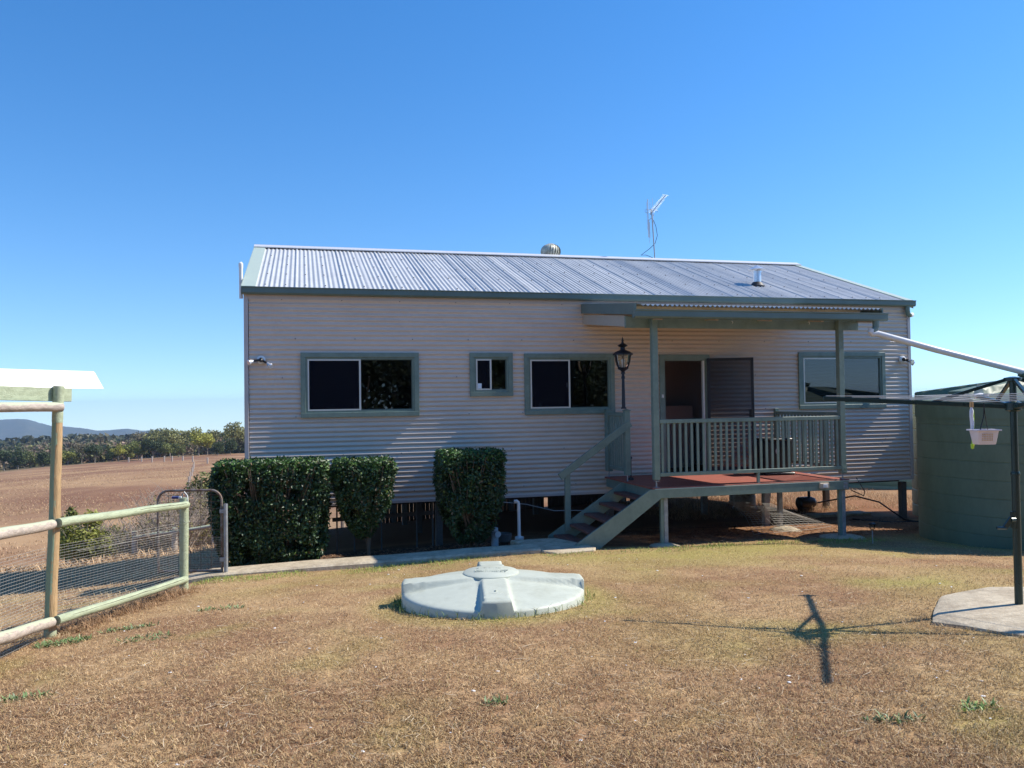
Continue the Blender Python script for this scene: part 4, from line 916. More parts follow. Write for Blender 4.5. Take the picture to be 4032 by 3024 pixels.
pb = rail((-4.215, 7.40, -.355), (-3.86, 9.42, -.440), .043, .041, M['green_lt'], 4)
pc = rail((-4.24, 7.36, .524), (-3.86, 5.3, .70), .046, .050, M['timber'], 5)
pd = rail((-4.25, 7.36, -.365), (-3.80, 5.3, -.03), .048, .052, M['timber'], 6)
# drying cracks in the lower rail
b = MB()
for (pth, off, s0, s1) in ((pb, (.036, -.004, .018), .08, .95), (pa, (.035, 0, .02), .55, .97)):
    q = []
    for i in range(24):
        t = s0 + (s1 - s0) * i / 23; k = t * 16; k0 = min(15, int(k)); p = pth[k0].lerp(pth[k0 + 1], k - k0)
        an_ = .45 + .18 * noise.noise((t * 9, 3, off[2] * 50)); q.append(p + Vector((math.cos(an_) * .0425, -.007, math.sin(an_) * .0425)))
    b.tube(q, [.0015 + .0028 * abs(noise.noise((i * .6, 7, 0))) for i in range(24)], 5)
part(fn, 'crack', b, M['brown'])
# mesh
def mesh_panel(a0, a1, b0, b1, nh, nv, r=.0016):
    """a0,a1 bottom ends, b0,b1 top ends"""
    b = MB(); a0, a1, b0, b1 = map(Vector, (a0, a1, b0, b1))
    for i in range(nh):
        t = i / (nh - 1); p = a0.lerp(b0, t); q = a1.lerp(b1, t); pts = [p.lerp(q, s / 8) + Vector((0, 0, .006 * noise.noise((s * .9, i * .4, 0)))) for s in range(9)]; b.tube(pts, r, 4, False)
    for i in range(nv):
        t = i / (nv - 1); b.tube([a0.lerp(a1, t), b0.lerp(b1, t)], r * .35, 4, False)
    return b
part(fn, 'wire_mesh', mesh_panel((-4.33, 7.48, z1_ + .02), (-3.93, 9.42, z2_ + .02), (-4.30, 7.48, .31), (-3.92, 9.42, .225), 32, 40), M['wire'])
part(fn, 'wire_mesh', mesh_panel((-4.34, 7.4, z1_ + .02), (-3.95, 5.3, z1_ + .22), (-4.31, 7.4, .31), (-3.92, 5.3, .48), 30, 42), M['wire'])
b = MB(); b.tube([(-3.93, 9.42, .30), (-3.84, 9.39, .225), (-3.82, 9.47, .24), (-3.9, 9.51, .25), (-3.95, 9.46, .24), (-3.9, 9.39, .22)], .003, 5)
b.tube([(-3.97, 9.45, .1), (-4.3, 7.9, .19)], .0022, 5); part(fn, 'tie_wire', b, M['wire'])

sh = thing('shelter', 'small shelter with a white roof edge and green beam at the far left', 'shelter', (-4.6, 6.5, -.4), FW)
def cp(y): return -4.08 - (7.9 - y) * .489
yf, yn = 7.9, 5.2
b = MB(); prof = [(.085, 0), (.0, .155), (-.012, .17), (-.03, .172), (-.04, .16), (-.03, .15), (-.012, .148), (.073, -.002)]
def cap_pts(y): return [(cp(y) - .04 + p[0], y, 1.782 + p[1]) for p in prof]
k = 8; vs = cap_pts(yf) + cap_pts(yn); b.add(vs, [(i, (i + 1) % k, k + (i + 1) % k, k + i) for i in range(k)] + [tuple(range(7, -1, -1)), tuple(range(8, 16))])
part(sh, 'white_capping', b, M['white'], True, 30)
b = MB(); nn = int((yf - yn) / PITCH * 8)
b.sheet(lambda i, j: (cp(yf - (yf - yn) * i / nn) - .04 - 2.6 * j / 3, yf - .03 - (yf - yn) * i / nn, 1.90 - .05 * j + .009 * math.cos(2 * PI * (yf - yn) * i / nn / PITCH)), nn, 3); part(sh, 'roof_sheet', b, M['zinc'], True, 180)
b = MB(); b.bar((-4.195, 7.60, 1.717), (-5.2, 5.52, 1.78), .04, .125, ch=.003); part(sh, 'beam', b, M['green_lt'])
b = MB(); b.tube(curvy((-4.19, 7.44, 1.605), (-5.05, 5.62, 1.640), 14, .012, 11), .044, 16, wob=.05); part(sh, 'rail', b, M['timber'], True)
part(sh, 'post', MB().tube([(-6.6, 7.5, g1(-6.6, 7.5) - .1), (-6.6, 7.5, 1.78)], .05, 14), M['green_lt'], True)
part(sh, 'post', MB().tube([(-7.4, 6.2, g1(-7.4, 6.2) - .1), (-7.4, 6.2, 1.78)], .05, 14), M['green_lt'], True)
part(sh, 'post', MB().tube([(-5.2, 5.5, g1(-5.2, 5.5) - .1), (-5.2, 5.5, 1.76)], .05, 14), M['green_lt'], True)

gt = thing('farm_gate', 'grey tubular steel gate with arched top and rusty mesh by the hedge', 'gate', (-4.27, 10.6, -.65), FW)
gx0, gx1, gy = -4.70, -3.86, 10.6; gb = -.60
b = MB(); arc = [(gx0, gb)] + [(gx0, .34)] + [(gx0 + .14 - .14 * math.cos(a), .34 + .14 * math.sin(a)) for a in np.linspace(.2, PI / 2, 6)] + [(gx1 - .14 + .14 * math.sin(a), .34 + .14 * math.cos(a)) for a in np.linspace(0, PI / 2 - .2, 6)] + [(gx1, .34), (gx1, gb)]
b.tube([(x, gy, z) for x, z in arc], .0165, 12); b.tube([(gx0, gy, gb + .02), (gx1, gy, gb + .02)], .017, 10); part(gt, 'frame', b, M['rust'], True)
b = MB()
for i in range(11): z = gb + .10 + i * .092; b.tube([(gx0, gy, z), (gx1, gy, z)], .0028, 5)
for i in range(1, 6): x = gx0 + (gx1 - gx0) * i / 6; b.tube([(x, gy, gb), (x, gy, .475)], .0028, 5)
part(gt, 'mesh', b, M['rustwire'])
b = MB(); b.tube([(-3.80, 10.58, -.75), (-3.80, 10.58, .30)], .026, 12); part(gt, 'gate_post', b, M['steel'], True)
b = MB()
for z in (-.45, .18): b.box(gx1 - .01, -3.80, gy - .05, gy - .03, z, z + .05)
part(gt, 'hinge', b, M['steel'])
part(gt, 'mesh_lower', mesh_panel((gx0, gy + .03, gb), (gx1, gy + .03, gb), (gx0, gy + .03, -.15), (gx1, gy + .03, -.15), 16, 20, .0012), M['wire'])
tr = thing('gate_chain_latch', 'blue tag and bent wire latch on top of the short fence post', 'latch', (-3.88, 9.45, .52), FW)
part(tr, 'tag', MB().box(-4.03, -3.95, 9.44, 9.48, .505, .535, .005), M['blue'])
part(tr, 'tag_end', MB().box(-3.948, -3.92, 9.44, 9.48, .505, .532, .004), M['white'])
part(tr, 'wire_hook', MB().tube([(-3.90, 9.45, .50), (-3.905, 9.45, .56), (-3.88, 9.45, .585), (-3.845, 9.45, .54), (-3.83, 9.42, .46), (-3.84, 9.40, .43)], .008, 8), M['steel'], True)

# ------------------------------------------------------------------ hedge
def leaf_cloud(pts, nrm, size, cols, rnd, asp=.5, fold=.25):
    n = len(pts); t = rnd.standard_normal((n, 3)); d = t - .0; d /= np.linalg.norm(d, axis=1)[:, None]
    up = nrm + .9 * rnd.standard_normal((n, 3)); up /= np.linalg.norm(up, axis=1)[:, None]
    s = np.cross(d, up); s /= np.linalg.norm(s, axis=1)[:, None] + 1e-9; d = np.cross(up, s)
    L = (size * (.6 + .8 * rnd.random(n)))[:, None]; W = L * asp
    V = np.stack([pts, pts + d * L * .5 + s * W * .5 + up * W * fold, pts + d * L, pts + d * L * .5 - s * W * .5 + up * W * fold], 1).reshape(-1, 3)
    i = np.arange(n) * 4; F1 = np.stack([i, i + 1, i + 2], 1); F2 = np.stack([i, i + 2, i + 3], 1)
    return V, np.concatenate([F1, F2]), np.repeat(cols, 4, 0)
def tri_mesh(name, V, F, cols, m):
    me = bpy.data.meshes.new(name); me.vertices.add(len(V)); me.vertices.foreach_set('co', V.astype(np.float32).ravel())
    me.loops.add(len(F) * 3); me.loops.foreach_set('vertex_index', F.astype(np.int32).ravel()); me.polygons.add(len(F)); me.polygons.foreach_set('loop_start', (np.arange(len(F)) * 3).astype(np.int32))
    me.update(calc_edges=True); ca = me.color_attributes.new('Col', 'FLOAT_COLOR', 'POINT'); c4 = np.ones((len(V), 4), np.float32); c4[:, :3] = cols; ca.data.foreach_set('color', c4.ravel()); me.materials.append(m); return me
def hedge(u0, u1, w0, w1, zb, zt, label, seed, n, stem, taper=0., gap=0., narrow=None, tex=2.2):
    rnd = np.random.default_rng(seed); cu, cw = (u0 + u1) / 2, (w0 + w1) / 2; zg = gh(cu, cw)
    t = thing('hedge_shrub', label, 'shrub', (cu, cw, zg), FH, 'clipped shrubs along the front of the house')
    k = n; a = rnd.random((k * 4, 3)) * 2 - 1
    m_ = np.max(np.abs(a), axis=1); keep = rnd.random(len(a)) < .22 + .78 * m_ ** 4; a = a[keep][:k]
    fz = (a[:, 2] + 1) / 2; sc_ = 1 - taper * (1 - fz) ** tex
    bulge = 1 + .09 * np.array([noise.noise((p[0] * 2.2 + seed, p[1] * 2.2, p[2] * 2.2)) for p in a])
    tops = .03 * np.array([noise.noise((p[0] * 5 + seed, p[1] * 4, 3)) for p in a]) + .012 * np.array([noise.noise((p[0] * 17, p[1] * 17, 9)) for p in a])
    rc = 1 - .10 * np.clip(np.maximum(np.abs(a[:, 0]), np.abs(a[:, 1])) * np.maximum(np.abs(a[:, 2]), np.minimum(np.abs(a[:, 0]), np.abs(a[:, 1]))) - .72, 0, 1) / .28
    P = np.column_stack([cu + a[:, 0] * (u1 - u0) / 2 * sc_ * bulge * rc, cw + a[:, 1] * (w1 - w0) / 2 * sc_ * bulge * rc, zb + (zt - zb) * fz + tops * (fz > .8)])
    thin = np.array([noise.noise((p[0] * 4, p[1] * 4, p[2] * 4 + seed)) for p in P]); kk = (thin > -.42 + gap * (1 - fz)) ; P = P[kk]; a = a[kk]; fz = fz[kk]
    cols = np.tile([.030, .066, .020], (len(P), 1)) * (.45 + 1.1 * rnd.random((len(P), 1))) * (.8 + .5 * np.array([noise.noise((p[0] * 3, p[1] * 3, p[2] * 3 + 5)) for p in P])[:, None] + .2) ; y_ = rnd.random(len(P)) < .06; cols[y_] = [.11, .17, .035]; dd = rnd.random(len(P)) < .025; cols[dd] = [.20, .13, .06]; new = (fz > .9) & (rnd.random(len(P)) < .45); cols[new] = [.075, .16, .03]
    off = np.array([cu, cw, zg]); V, F, cc = leaf_cloud(P - off, np.sign(a) * np.abs(a) ** 3 + [0, 0, .4], .047, cols, rnd)
    o = bpy.data.objects.new('foliage', tri_mesh('foliage', V, F, cc, M['leaf'])); C.objects.link(o); o.parent = t
    b = MB()
    for i in range(stem):
        bu, bw = cu + (rnd.random() - .5) * .25 * (stem > 3) + (narrow or 0), cw + (rnd.random() - .5) * .15
        for j in range(7):
            tu = u0 + (u1 - u0) * (.12 + .76 * rnd.random()); tw = w0 + (w1 - w0) * (-.02 + .25 * rnd.random()); tz = zt - .08 - .5 * rnd.random() ** 2
            mz = zg + (zb - zg) * .9 + .1; mu = bu + (tu - bu) * .18; k2 = .007 if j else .022
            b.tube([(bu, bw, zg - .05), (bu + .01, bw, zg + .12), (mu, bw + (tw - bw) * .2, mz), (mu + (tu - mu) * .6, bw + (tw - bw) * .7, (mz + tz) / 2), (tu, tw, tz)], [k2 * 1.2, k2, k2 * .9, k2 * .5, .004], 6)
    part(t, 'stem', b, M['twig'], True)
    return t
hedge(-.40, 1.24, -1.35, -.45, -.66, .80, 'widest clipped green shrub at the left end beside the gate', 11, 68000, 6, .16, .12)
hedge(1.26, 2.16, -1.30, -.45, -.36, .77, 'middle clipped green shrub with a bare forked trunk', 12, 36000, 3, .80, .30, .06, 2.6)
hedge(2.80, 3.80, -1.35, -.50, -.50, .86, 'right hand dark clipped shrub standing alone nearest the steps', 13, 44000, 5, .62, .26, None, 3.6)

# ------------------------------------------------------------------ odds and ends by the house
z = gh(4.07, -.9)
pv = thing('vent_riser', 'slim white drain pipe with a hooked top standing near the steps', 'drain pipe', (4.07, -.9, z), FH)
part(pv, 'riser', MB().tube([(4.08, -.9, z + .12), (4.075, -.9, .0), (4.07, -.9, .03), (4.045, -.9, .05), (4.015, -.88, .045)], .026, 12), M['pvc'], True)
part(pv, 'socket', MB().lathe((4.08, -.9, z - .05), [(.06, 0), (.06, .14), (.068, .15), (.068, .19), (.04, .20)], 18), M['pvc'], True)
z = gh(3.68, -.95)
gl = thing('gully_riser', 'short grey drain gully pipe under the right hand shrub', 'drain pipe', (3.68, -.95, z), FH)
part(gl, 'riser', MB().lathe((3.68, -.95, z - .05), [(.055, 0), (.055, .22), (.062, .225), (.062, .28), (.052, .29), (.052, .36), (.03, .37)], 18), M['pvc_grey'], True)
part(gl, 'cap', MB().tube([(3.70, -.98, z + .22), (3.71, -1.03, z + .22)], .05, 18), M['pvc_grey'], True)
z = gh(3.92, -.6)
solo('garden_pot', MB().lathe((3.92, -.55, z - .02), [(.05, 0), (.07, .05), (.12, .08), (.13, .19), (.12, .20), (.10, .13), (0, .10)], 20), M['soil'], (3.92, -.55, z), FH, 'low round stone coloured pot behind the white drain pipe', 'pot', smooth=True)
b = MB(); b.tube([(3.2, -.35, -.05), (3.9, -.3, -.02), (4.4, -.2, -.10), (4.9, -.1, -.24), (5.4, -.1, -.26), (6.1, .1, -.2)], .006, 6); solo('sagging_cable', b, M['pvc_grey'], (4.4, -.2, -.1), FH, 'thin cable sagging under the house behind the steps', 'cable')
# mesh sheet leaning under the deck
b = MB(); g0 = gh(8.6, -.9)
for i in range(16): t = i / 15; b.tube([(8.0 + .5 * t * (1 - t), -1.15 + .95 * t, g0 + .04 + .42 * t ** .7), (9.0 + .25 * (1 - t), -.95 + .8 * t, g0 + .03 + .34 * t ** .7), (9.75 - .5 * t, -.75 + .7 * t, g0 + .02 + .2 * t ** .7)], .003, 5)
for i in range(17): s = i / 16; b.tube([(8.0 + 1.75 * s, -1.15 + .4 * s, g0 + .04), (8.15 + 1.4 * s, -.65 + .4 * s, g0 + .26 - .1 * s), (8.1 + 1.15 * s, -.2 + .3 * s, g0 + .46 - .22 * s)], .003, 5)
solo('wire_mesh_sheet', b, M['wire'], (8.8, -.7, g0), FH, 'loose sheet of galvanised mesh lying under the verandah deck', 'mesh sheet')
# pump and pipes, seen under the deck
pu, pw = 11.3, 2.2; z = gh(pu, pw)
pm = thing('water_pump', 'black water pump on the ground behind the right verandah post', 'pump', (pu, pw, z), FH)
part(pm, 'motor', MB().tube([(pu - .20, pw, z + .17), (pu - .17, pw, z + .17), (pu + .12, pw, z + .17), (pu + .2, pw, z + .17)], [.08, .13, .13, .10], 18), M['black'], True)
part(pm, 'foot', MB().box(pu - .14, pu + .12, pw - .1, pw + .1, z - .02, z + .06), M['black'])
part(pm, 'controller', MB().tube([(pu + .08, pw, z + .25), (pu + .08, pw, z + .42), (pu + .08, pw, z + .44), (pu + .08, pw, z + .62)], [.03, .03, .09, .09], 14), M['black'], True)
part(pm, 'spout', MB().tube([(pu + .08, pw - .02, z + .5), (pu - .14, pw - .03, z + .5)], .03, 10), M['black'], True)
for q, (du, dw) in enumerate(((10.3, 3.0), (11.0, 4.4))):
    z = gh(du, dw)
    g_ = thing('white_drum', ['off white drum under the house, the left one by the pump', 'off white drum with rust stains, right behind the pump'][q], 'drum', (du, dw, z), FH, 'drums behind the pump')
    part(g_, 'body', MB().lathe((du, dw, z - .02), [(.2, 0), (.24, .03), (.24, .34), (.22, .36), (.24, .38), (.24, .6), (.2, .63)], 24), M['gas'], True)
    part(g_, 'foot_ring', MB().lathe((du, dw, z + .02), [(.245, 0), (.26, .01), (.26, .04), (.245, .05)], 24), M['gas'], True)
b = MB(); z = gh(11.9, .5); b.tube([(11.45, 2.0, gh(11.4, 2) + .18), (11.75, 1.2, z + .34), (11.85, .6, z + .28), (11.75, -.2, z + .05), (11.9, -.6, z + .03), (12.3, -.7, z + .04)], .016, 8)
b.tube([(11.0, .3, z + .03), (11.4, -.3, z + .03), (12.0, -.5, z + .05), (12.5, -.8, z + .04)], .018, 8); solo('black_hose', b, M['black'], (11.9, .5, z), FH, 'black poly pipe running from the pump across to the big tank', 'hose', smooth=True)
b = MB(); b.tube([(9.3, VF + .05, .10), (9.42, VF + .1, .06), (9.56, VF + .1, .0), (9.60, VF + .12, .06), (9.66, VF + .4, .26)], .008, 6); solo('drain_hose', b, M['black'], (9.5, VF, .1), FH, 'thin black hose looping beside the right verandah post', 'hose', smooth=True)
q = Vector(FH.inverted() @ Vector((5.29, 11.85, 0))); z = g1(5.29, 11.85)
sl = thing('solar_light', 'small solar garden light on a thin stake near the tank', 'garden light', (5.29, 11.85, z), FW)
part(sl, 'stake', MB().tube([(5.29, 11.85, z - .05), (5.285, 11.85, z + .22)], .008, 8), M['steel'])
part(sl, 'lantern', MB().lathe((5.285, 11.85, z + .20), [(.02, 0), (.035, .03), (.045, .085)], 14), M['lamp_glass'], True)
part(sl, 'cap', MB().lathe((5.285, 11.85, z + .285), [(.055, 0), (.058, .012), (.03, .03), (.0, .034)], 14), M['black'], True)
# paving edge stones behind
b = MB(); z = gh(11.2, 1.1); b.box(10.6, 11.9, .9, 1.25, z - .02, z + .05, .01); solo('timber_sleeper', b, M['concrete'], (11.2, 1.1, z), FH, 'pale flat sleeper lying on the dirt below the pump', 'sleeper')
# back yard wire fence seen under the right end
bf = thing('wire_fence', 'low rusty wire mesh fence behind the house on the right', 'fence', (12.5, 8.4, -1), FH)
za, zb2 = gh(9, 8.3), gh(17, 8.3); part(bf, 'wire_mesh', mesh_panel((9, 8.3, za), (17, 8.3, zb2), (9, 8.3, za + .9), (17, 8.3, zb2 + .9), 8, 55, .003), M['rustwire'])
for u in (9, 11.7, 14.4, 17): zz = gh(u, 8.35); part(bf, 'post', MB().box(u - .02, u + .02, 8.33, 8.37, zz - .2, zz + 1.05), M['rust'])

# small stones and scraps lying on the lawn
rnd = random.Random(5); b = MB()
def pebble(b, x, y, s):
    z = g1(x, y); pr = [(.4, 0), (1, .25), (.9, .55), (.35, .8)]
    t = MB().lathe((0, 0, 0), [(p[0] * s, p[1] * s * .5) for p in pr], 7); a = rnd.random() * 6; k = .5 + rnd.random() * .5
    b.add([(x + (px * math.cos(a) - py * k * math.sin(a)), y + (px * math.sin(a) + py * k * math.cos(a)), z + pz + .008) for px, py, pz in t.v], t.f)
for _ in range(110):
    y = 3.5 + 7 * rnd.random() ** 1.3; x = (rnd.random() * 2 - 1) * y * .6
    if math.hypot(x - LID[0], y - LID[1]) > 1.1 and not inpoly(x, y, SLABP) and x > -3.9: pebble(b, x, y, .006 + .010 * rnd.random())
solo('pebbles', b, M['white'], (0, 0, 0), FW, 'tiny pale stones scattered over the dry lawn', 'stones', kind='stuff', smooth=True)

# ------------------------------------------------------------------ trees
def crown_mesh(seed, n, rx, rz, leaf, col, clumps=9, flat=1., dead=False):
    rnd = np.random.default_rng(seed); cs = []
    for i in range(clumps):
        v = rnd.standard_normal(3); v /= np.linalg.norm(v); q = rnd.random() ** .4 * .68; cs.append((v[0] * q * rx, v[1] * q * rx, v[2] * q * rz, .30 + .22 * rnd.random()))
    P = []; Nn = []; K = []
    for i in range(n):
        c = cs[int(rnd.random() * clumps)]; v = rnd.standard_normal(3); v /= np.linalg.norm(v); q = .75 + .3 * rnd.random() if rnd.random() < .75 else rnd.random()
        P.append((c[0] + v[0] * q * c[3] * rx, c[1] + v[1] * q * c[3] * rx, c[2] + v[2] * q * c[3] * rz * flat)); Nn.append(v + [0, 0, .5]); K.append(hash(c) % 7 / 7.)
    P = np.array(P); Nn = np.array(Nn); cols = np.tile(col, (n, 1)) * (.6 + .7 * rnd.random((n, 1))) * (.8 + .45 * np.array(K)[:, None])
    return leaf_cloud(P, Nn, leaf, cols, rnd, .65, .1)
def tree_proto(seed, h, rx, col, n=1500, leaf=.5, trunk=.14, low=.3):
    rz = h * (1 - low) / 2; cz = h * low + rz
    V, F, cc = crown_mesh(seed, n, rx, rz, leaf, col); V = V + [0, 0, cz]
    me = tri_mesh('crown', V, F, cc, M['gum']); b = MB(); rnd = random.Random(seed)
    b.tube([(0, 0, -.6), (.05, 0, h * low * .6), (.1, .05, h * low + rz * .5), (.15, 0, cz + rz * .4)], [trunk * 1.3, trunk, trunk * .7, .03], 8)
    for i in range(6):
        a = rnd.random() * 6.28; z0 = h * low * (.7 + .9 * rnd.random()); l = rx * (.5 + .4 * rnd.random()); b.tube([(.05, 0, z0), (math.cos(a) * l * .5, math.sin(a) * l * .5, z0 + rz * .45), (math.cos(a) * l, math.sin(a) * l, z0 + rz * .9)], [trunk * .6, trunk * .4, .03], 6)
    return me, make_mesh('trunk', b, M['bark'], smooth=True)
KINDS = {'olive': [tree_proto(21, 9, 4.2, (.25, .235, .085)), tree_proto(22, 8, 4.6, (.23, .225, .085))],
         'dark': [tree_proto(23, 7, 3.4, (.055, .075, .03)), tree_proto(24, 6, 3.0, (.065, .09, .03), low=.18)],
         'yellow': [tree_proto(25, 8, 4.4, (.34, .33, .06))],
         'mid': [tree_proto(26, 7, 3.8, (.17, .19, .055), low=.2), tree_proto(27, 5, 3.0, (.21, .22, .05), low=.12)],
         'grey': [tree_proto(28, 9, 4.4, (.22, .19, .12), 1100)]}
def put_tree(kind, x, y, s, label, idx=0, group='trees along the far edge of the paddock', name='gum_tree'):
    cm, tm = KINDS[kind][idx % len(KINDS[kind])]; z = g1(x, y)
    t = bpy.data.objects.new(name, None); C.objects.link(t); t.location = (x, y, z); t.rotation_euler = (0, 0, rnd.random() * 6.28); t.scale = (s, s, s * (.9 + .2 * rnd.random())); props(t, label, 'tree', group)
    for nm, me in (('crown', cm), ('trunk', tm)):
        o = bpy.data.objects.new(nm, me); C.objects.link(o); o.parent = t
    return t
F_, PT_, RL_ = 3149.3, .0214, .0143
def at(px, Y):
    """world x at depth Y for a column of the photograph, used only to lay out the far tree line"""
    return (px - 2016) / F_ * Y
rows = [  # column, depth, kind, scale, label
 (945, 262, 'olive', 1.15, 'tall pale olive tree nearest the left wall of the house'), (905, 240, 'dark', .75, 'dark narrow tree in front of the pale olive trees by the house'),
 (880, 275, 'olive', .95, 'pale rounded olive tree second from the house wall'), (855, 236, 'dark', .75, 'small black green tree between the olive trees and the yellow tree'),
 (815, 245, 'yellow', .75, 'small yellow tree on the right of the large yellow tree'), (780, 238, 'yellow', 1.0, 'large yellow green tree, the brightest in the tree line'),
 (835, 285, 'olive', .95, 'pale tree rising behind the yellow trees'), (725, 262, 'olive', 1.10, 'broad olive tree left of the large yellow tree'),
 (700, 232, 'mid', .62, 'low leafy tree at the paddock edge left of the broad olive tree'), (668, 250, 'olive', 1.0, 'olive tree with open crown in the middle of the row'),
 (650, 226, 'mid', .6, 'small bright green tree near the fence posts'), (620, 262, 'olive', 1.05, 'high olive tree behind the fence posts'),
 (600, 230, 'dark', .85, 'dark tree with a low crown behind the third fence post'), (560, 262, 'grey', .95, 'grey green tree, tallest left of the middle of the row'),
 (545, 232, 'mid', .85, 'leafy green tree just behind the second fence post'), (500, 240, 'mid', .95, 'green bushy tree above the first fence post'),
 (465, 232, 'yellow', .52, 'low yellow green bush tree left of the first fence post'), (440, 238, 'dark', .70, 'dark low tree beside the yellow green bush tree'),
 (372, 240, 'dark', .85, 'flat topped black green tree standing apart at the paddock edge'), (405, 262, 'mid', .8, 'mid green tree behind the flat topped dark tree'),
 (320, 244, 'grey', .75, 'grey brown tree right of the tall fence post'), (265, 240, 'mid', .85, 'green tree showing just right of the tall fence post'),
 (225, 250, 'mid', .8, 'green tree half hidden behind the tall fence post'), (170, 244, 'dark', .75, 'dark tree just left of the tall fence post'),
 (120, 250, 'mid', .8, 'green tree between the tall post and the left edge'), (70, 246, 'dark', .95, 'dark tree second from the left edge of the photo'), (15, 250, 'dark', 1.05, 'dark tree at the left edge of the photo'), (-60, 250, 'mid', 1., 'green tree just past the left edge of the photo'),
 (990, 280, 'olive', 1.0, 'olive tree mostly hidden behind the house corner')]
rnd = random.Random(9)
for i, (c_, Y, kd, s, lb) in enumerate(rows): put_tree(kd, at(c_, Y), Y, s * 1.12, lb, i)
# far woodland, one mass
def forest():
    r = np.random.default_rng(4); Vs = []; Fs = []; Cs = []; off = 0
    lib = [crown_mesh(40 + i, 130, 4.2, 3.2, 1.25, c, 6) for i, c in enumerate(((.13, .14, .06), (.17, .145, .085), (.22, .165, .11), (.10, .12, .05), (.19, .18, .07), (.25, .17, .12)))]
    lib2 = [crown_mesh(60 + i, 26, 5, 3.6, 3.2, c, 5) for i, c in enumerate(((.08, .09, .045), (.12, .11, .06), (.10, .10, .05)))]
    N_ = 3000; Y = 252 * (1500 / 252.) ** (r.random(N_)); A_ = -.78 + .62 * r.random(N_) ** .95; X = A_ * Y
    k = r.random(N_) < 1.; Z = gz(X, Y)
    for i in range(N_):
        v, f, c = (lib[int(r.random() * 6)] if Y[i] < 520 else lib2[int(r.random() * 3)])
        s = (.65 + .55 * r.random()) * (1 if Y[i] < 520 else 1.35); a = r.random() * 6.28; R_ = np.array([[math.cos(a), -math.sin(a), 0], [math.sin(a), math.cos(a), 0], [0, 0, 1]])
        Vs.append(v @ R_.T * s + [X[i], Y[i], Z[i] + (4.2 if Y[i] > 330 else 1.2 + 2.4 * r.random()) * s]); Fs.append(f + off); off += len(v); Cs.append(c * (.75 + .5 * r.random()))
    me = tri_mesh('woodland', np.concatenate(Vs), np.concatenate(Fs), np.concatenate(Cs), M['gum']); o = bpy.data.objects.new('woodland', me); C.objects.link(o)
    props(o, 'distant grey green woodland filling the valley below the hills', 'woodland', kind='stuff')
forest()
# hills
def hills():
    prof = [(-900, 1640), (-500, 1645), (-250, 1648), (0, 1653), (60, 1650), (104, 1651), (154, 1665), (200, 1677), (271, 1681), (340, 1688), (384, 1697), (440, 1693), (497, 1688), (565, 1697), (624, 1691), (680, 1699), (760, 1706), (900, 1704), (1200, 1702), (2000, 1690), (3000, 1680), (4500, 1670), (5600, 1670)]
    mb = MB(); xs = np.arange(-880, 5500, 12.); D = [3000, 3200, 3400, 3600, 3800, 4000, 4200, 4400]; W_ = [0, .35, .68, .92, 1.0, .9, .5, 0]
    def topz(px, Y): 
        y = np.interp(px, [p[0] for p in prof], [p[1] for p in prof]); hor = 1580 + (2016 - px) * .0143; return EYE - (y - hor) / F_ * Y
    for j, Y in enumerate(D):
        for i, px in enumerate(xs):
            X = (px - 2016) / F_ * Y; t = topz(px, 3800); base = -175.; n_ = noise.noise((X * .0022, Y * .0016, 2)) * 30 + noise.noise((X * .007, Y * .006, 5)) * 12 + noise.noise((X * .03, Y * .02, 7)) * 3
            z = base + (t - base) * W_[j] + n_ * (1 - abs(W_[j] - .5) * 2) * .9 + (noise.noise((X * .05, 0, 1)) * 2.5 if j == 4 else 0)
            mb.v.append((X, Y, z))
    nx = len(xs); mb.f = [(j * nx + i, j * nx + i + 1, (j + 1) * nx + i + 1, (j + 1) * nx + i) for j in range(len(D) - 1) for i in range(nx - 1)]
    m = mat('wooded_hill', (.045, .062, .045), .95, var=.3, scale=.02, bump=0, col2=(.075, .08, .06), spec=.1)
    solo('hills', mb, m, (0, 0, 0), FW, kind='structure', smooth=True, ang=180)
hills()
# bushes in the gully
def bush(x, y, h, rx, col, n, leaf, label, seed, twig=30, name='bush', tw='bark'):
    z = g1(x, y); V, F, cc = crown_mesh(seed, n, rx, h * .42, leaf, col, 12); me = tri_mesh('foliage', V + [0, 0, h * .56], F, cc, M['gum'])
    t = bpy.data.objects.new(name, None); C.objects.link(t); t.location = (x, y, z); props(t, label, 'bush', 'scrub in the gully past the gate')
    if n > 0: o = bpy.data.objects.new('foliage', me); C.objects.link(o); o.parent = t
    b = MB(); r = random.Random(seed)
    for i in range(twig):
        a = r.random() * 6.28; l = rx * r.random() ** .6; p = Vector((r.uniform(-.2, .2) * rx, r.uniform(-.2, .2) * rx, -.1)); q = Vector((math.cos(a) * l, math.sin(a) * l, h * (.6 + .35 * r.random()))); m_ = p.lerp(q, .5) + Vector((r.uniform(-.1, .1), r.uniform(-.1, .1), h * .05))
        b.tube([p, m_, q], [.02, .013, .005], 5)
        for k in range(7):
            s = p.lerp(q, .35 + .6 * r.random()); e = s + Vector((r.uniform(-1, 1), r.uniform(-1, 1), r.uniform(.1, 1))) * h * .18; b.tube([s, s.lerp(e, .5) + Vector((0, 0, .03)), e], [.007, .005, .003], 4)
    o = bpy.data.objects.new('stems', make_mesh('stems', b, M[tw], smooth=True)); C.objects.link(o); o.parent = t
G = [(330, 25.5, 2.15, .85, (.30, .31, .07), 7000, .10, 'large yellow green bush left of centre behind the top fence rail', 71, 16, 2.55),
     (402, 26.5, 1.8, .75, (.24, .25, .08), 5000, .10, 'duller green bush beside the large yellow green bush', 72, 14, 2.4),
     (262, 28, 2.7, .55, (.20, .23, .06), 3500, .10, 'darker green bush top showing behind the tall post', 73, 10, 2.4)]
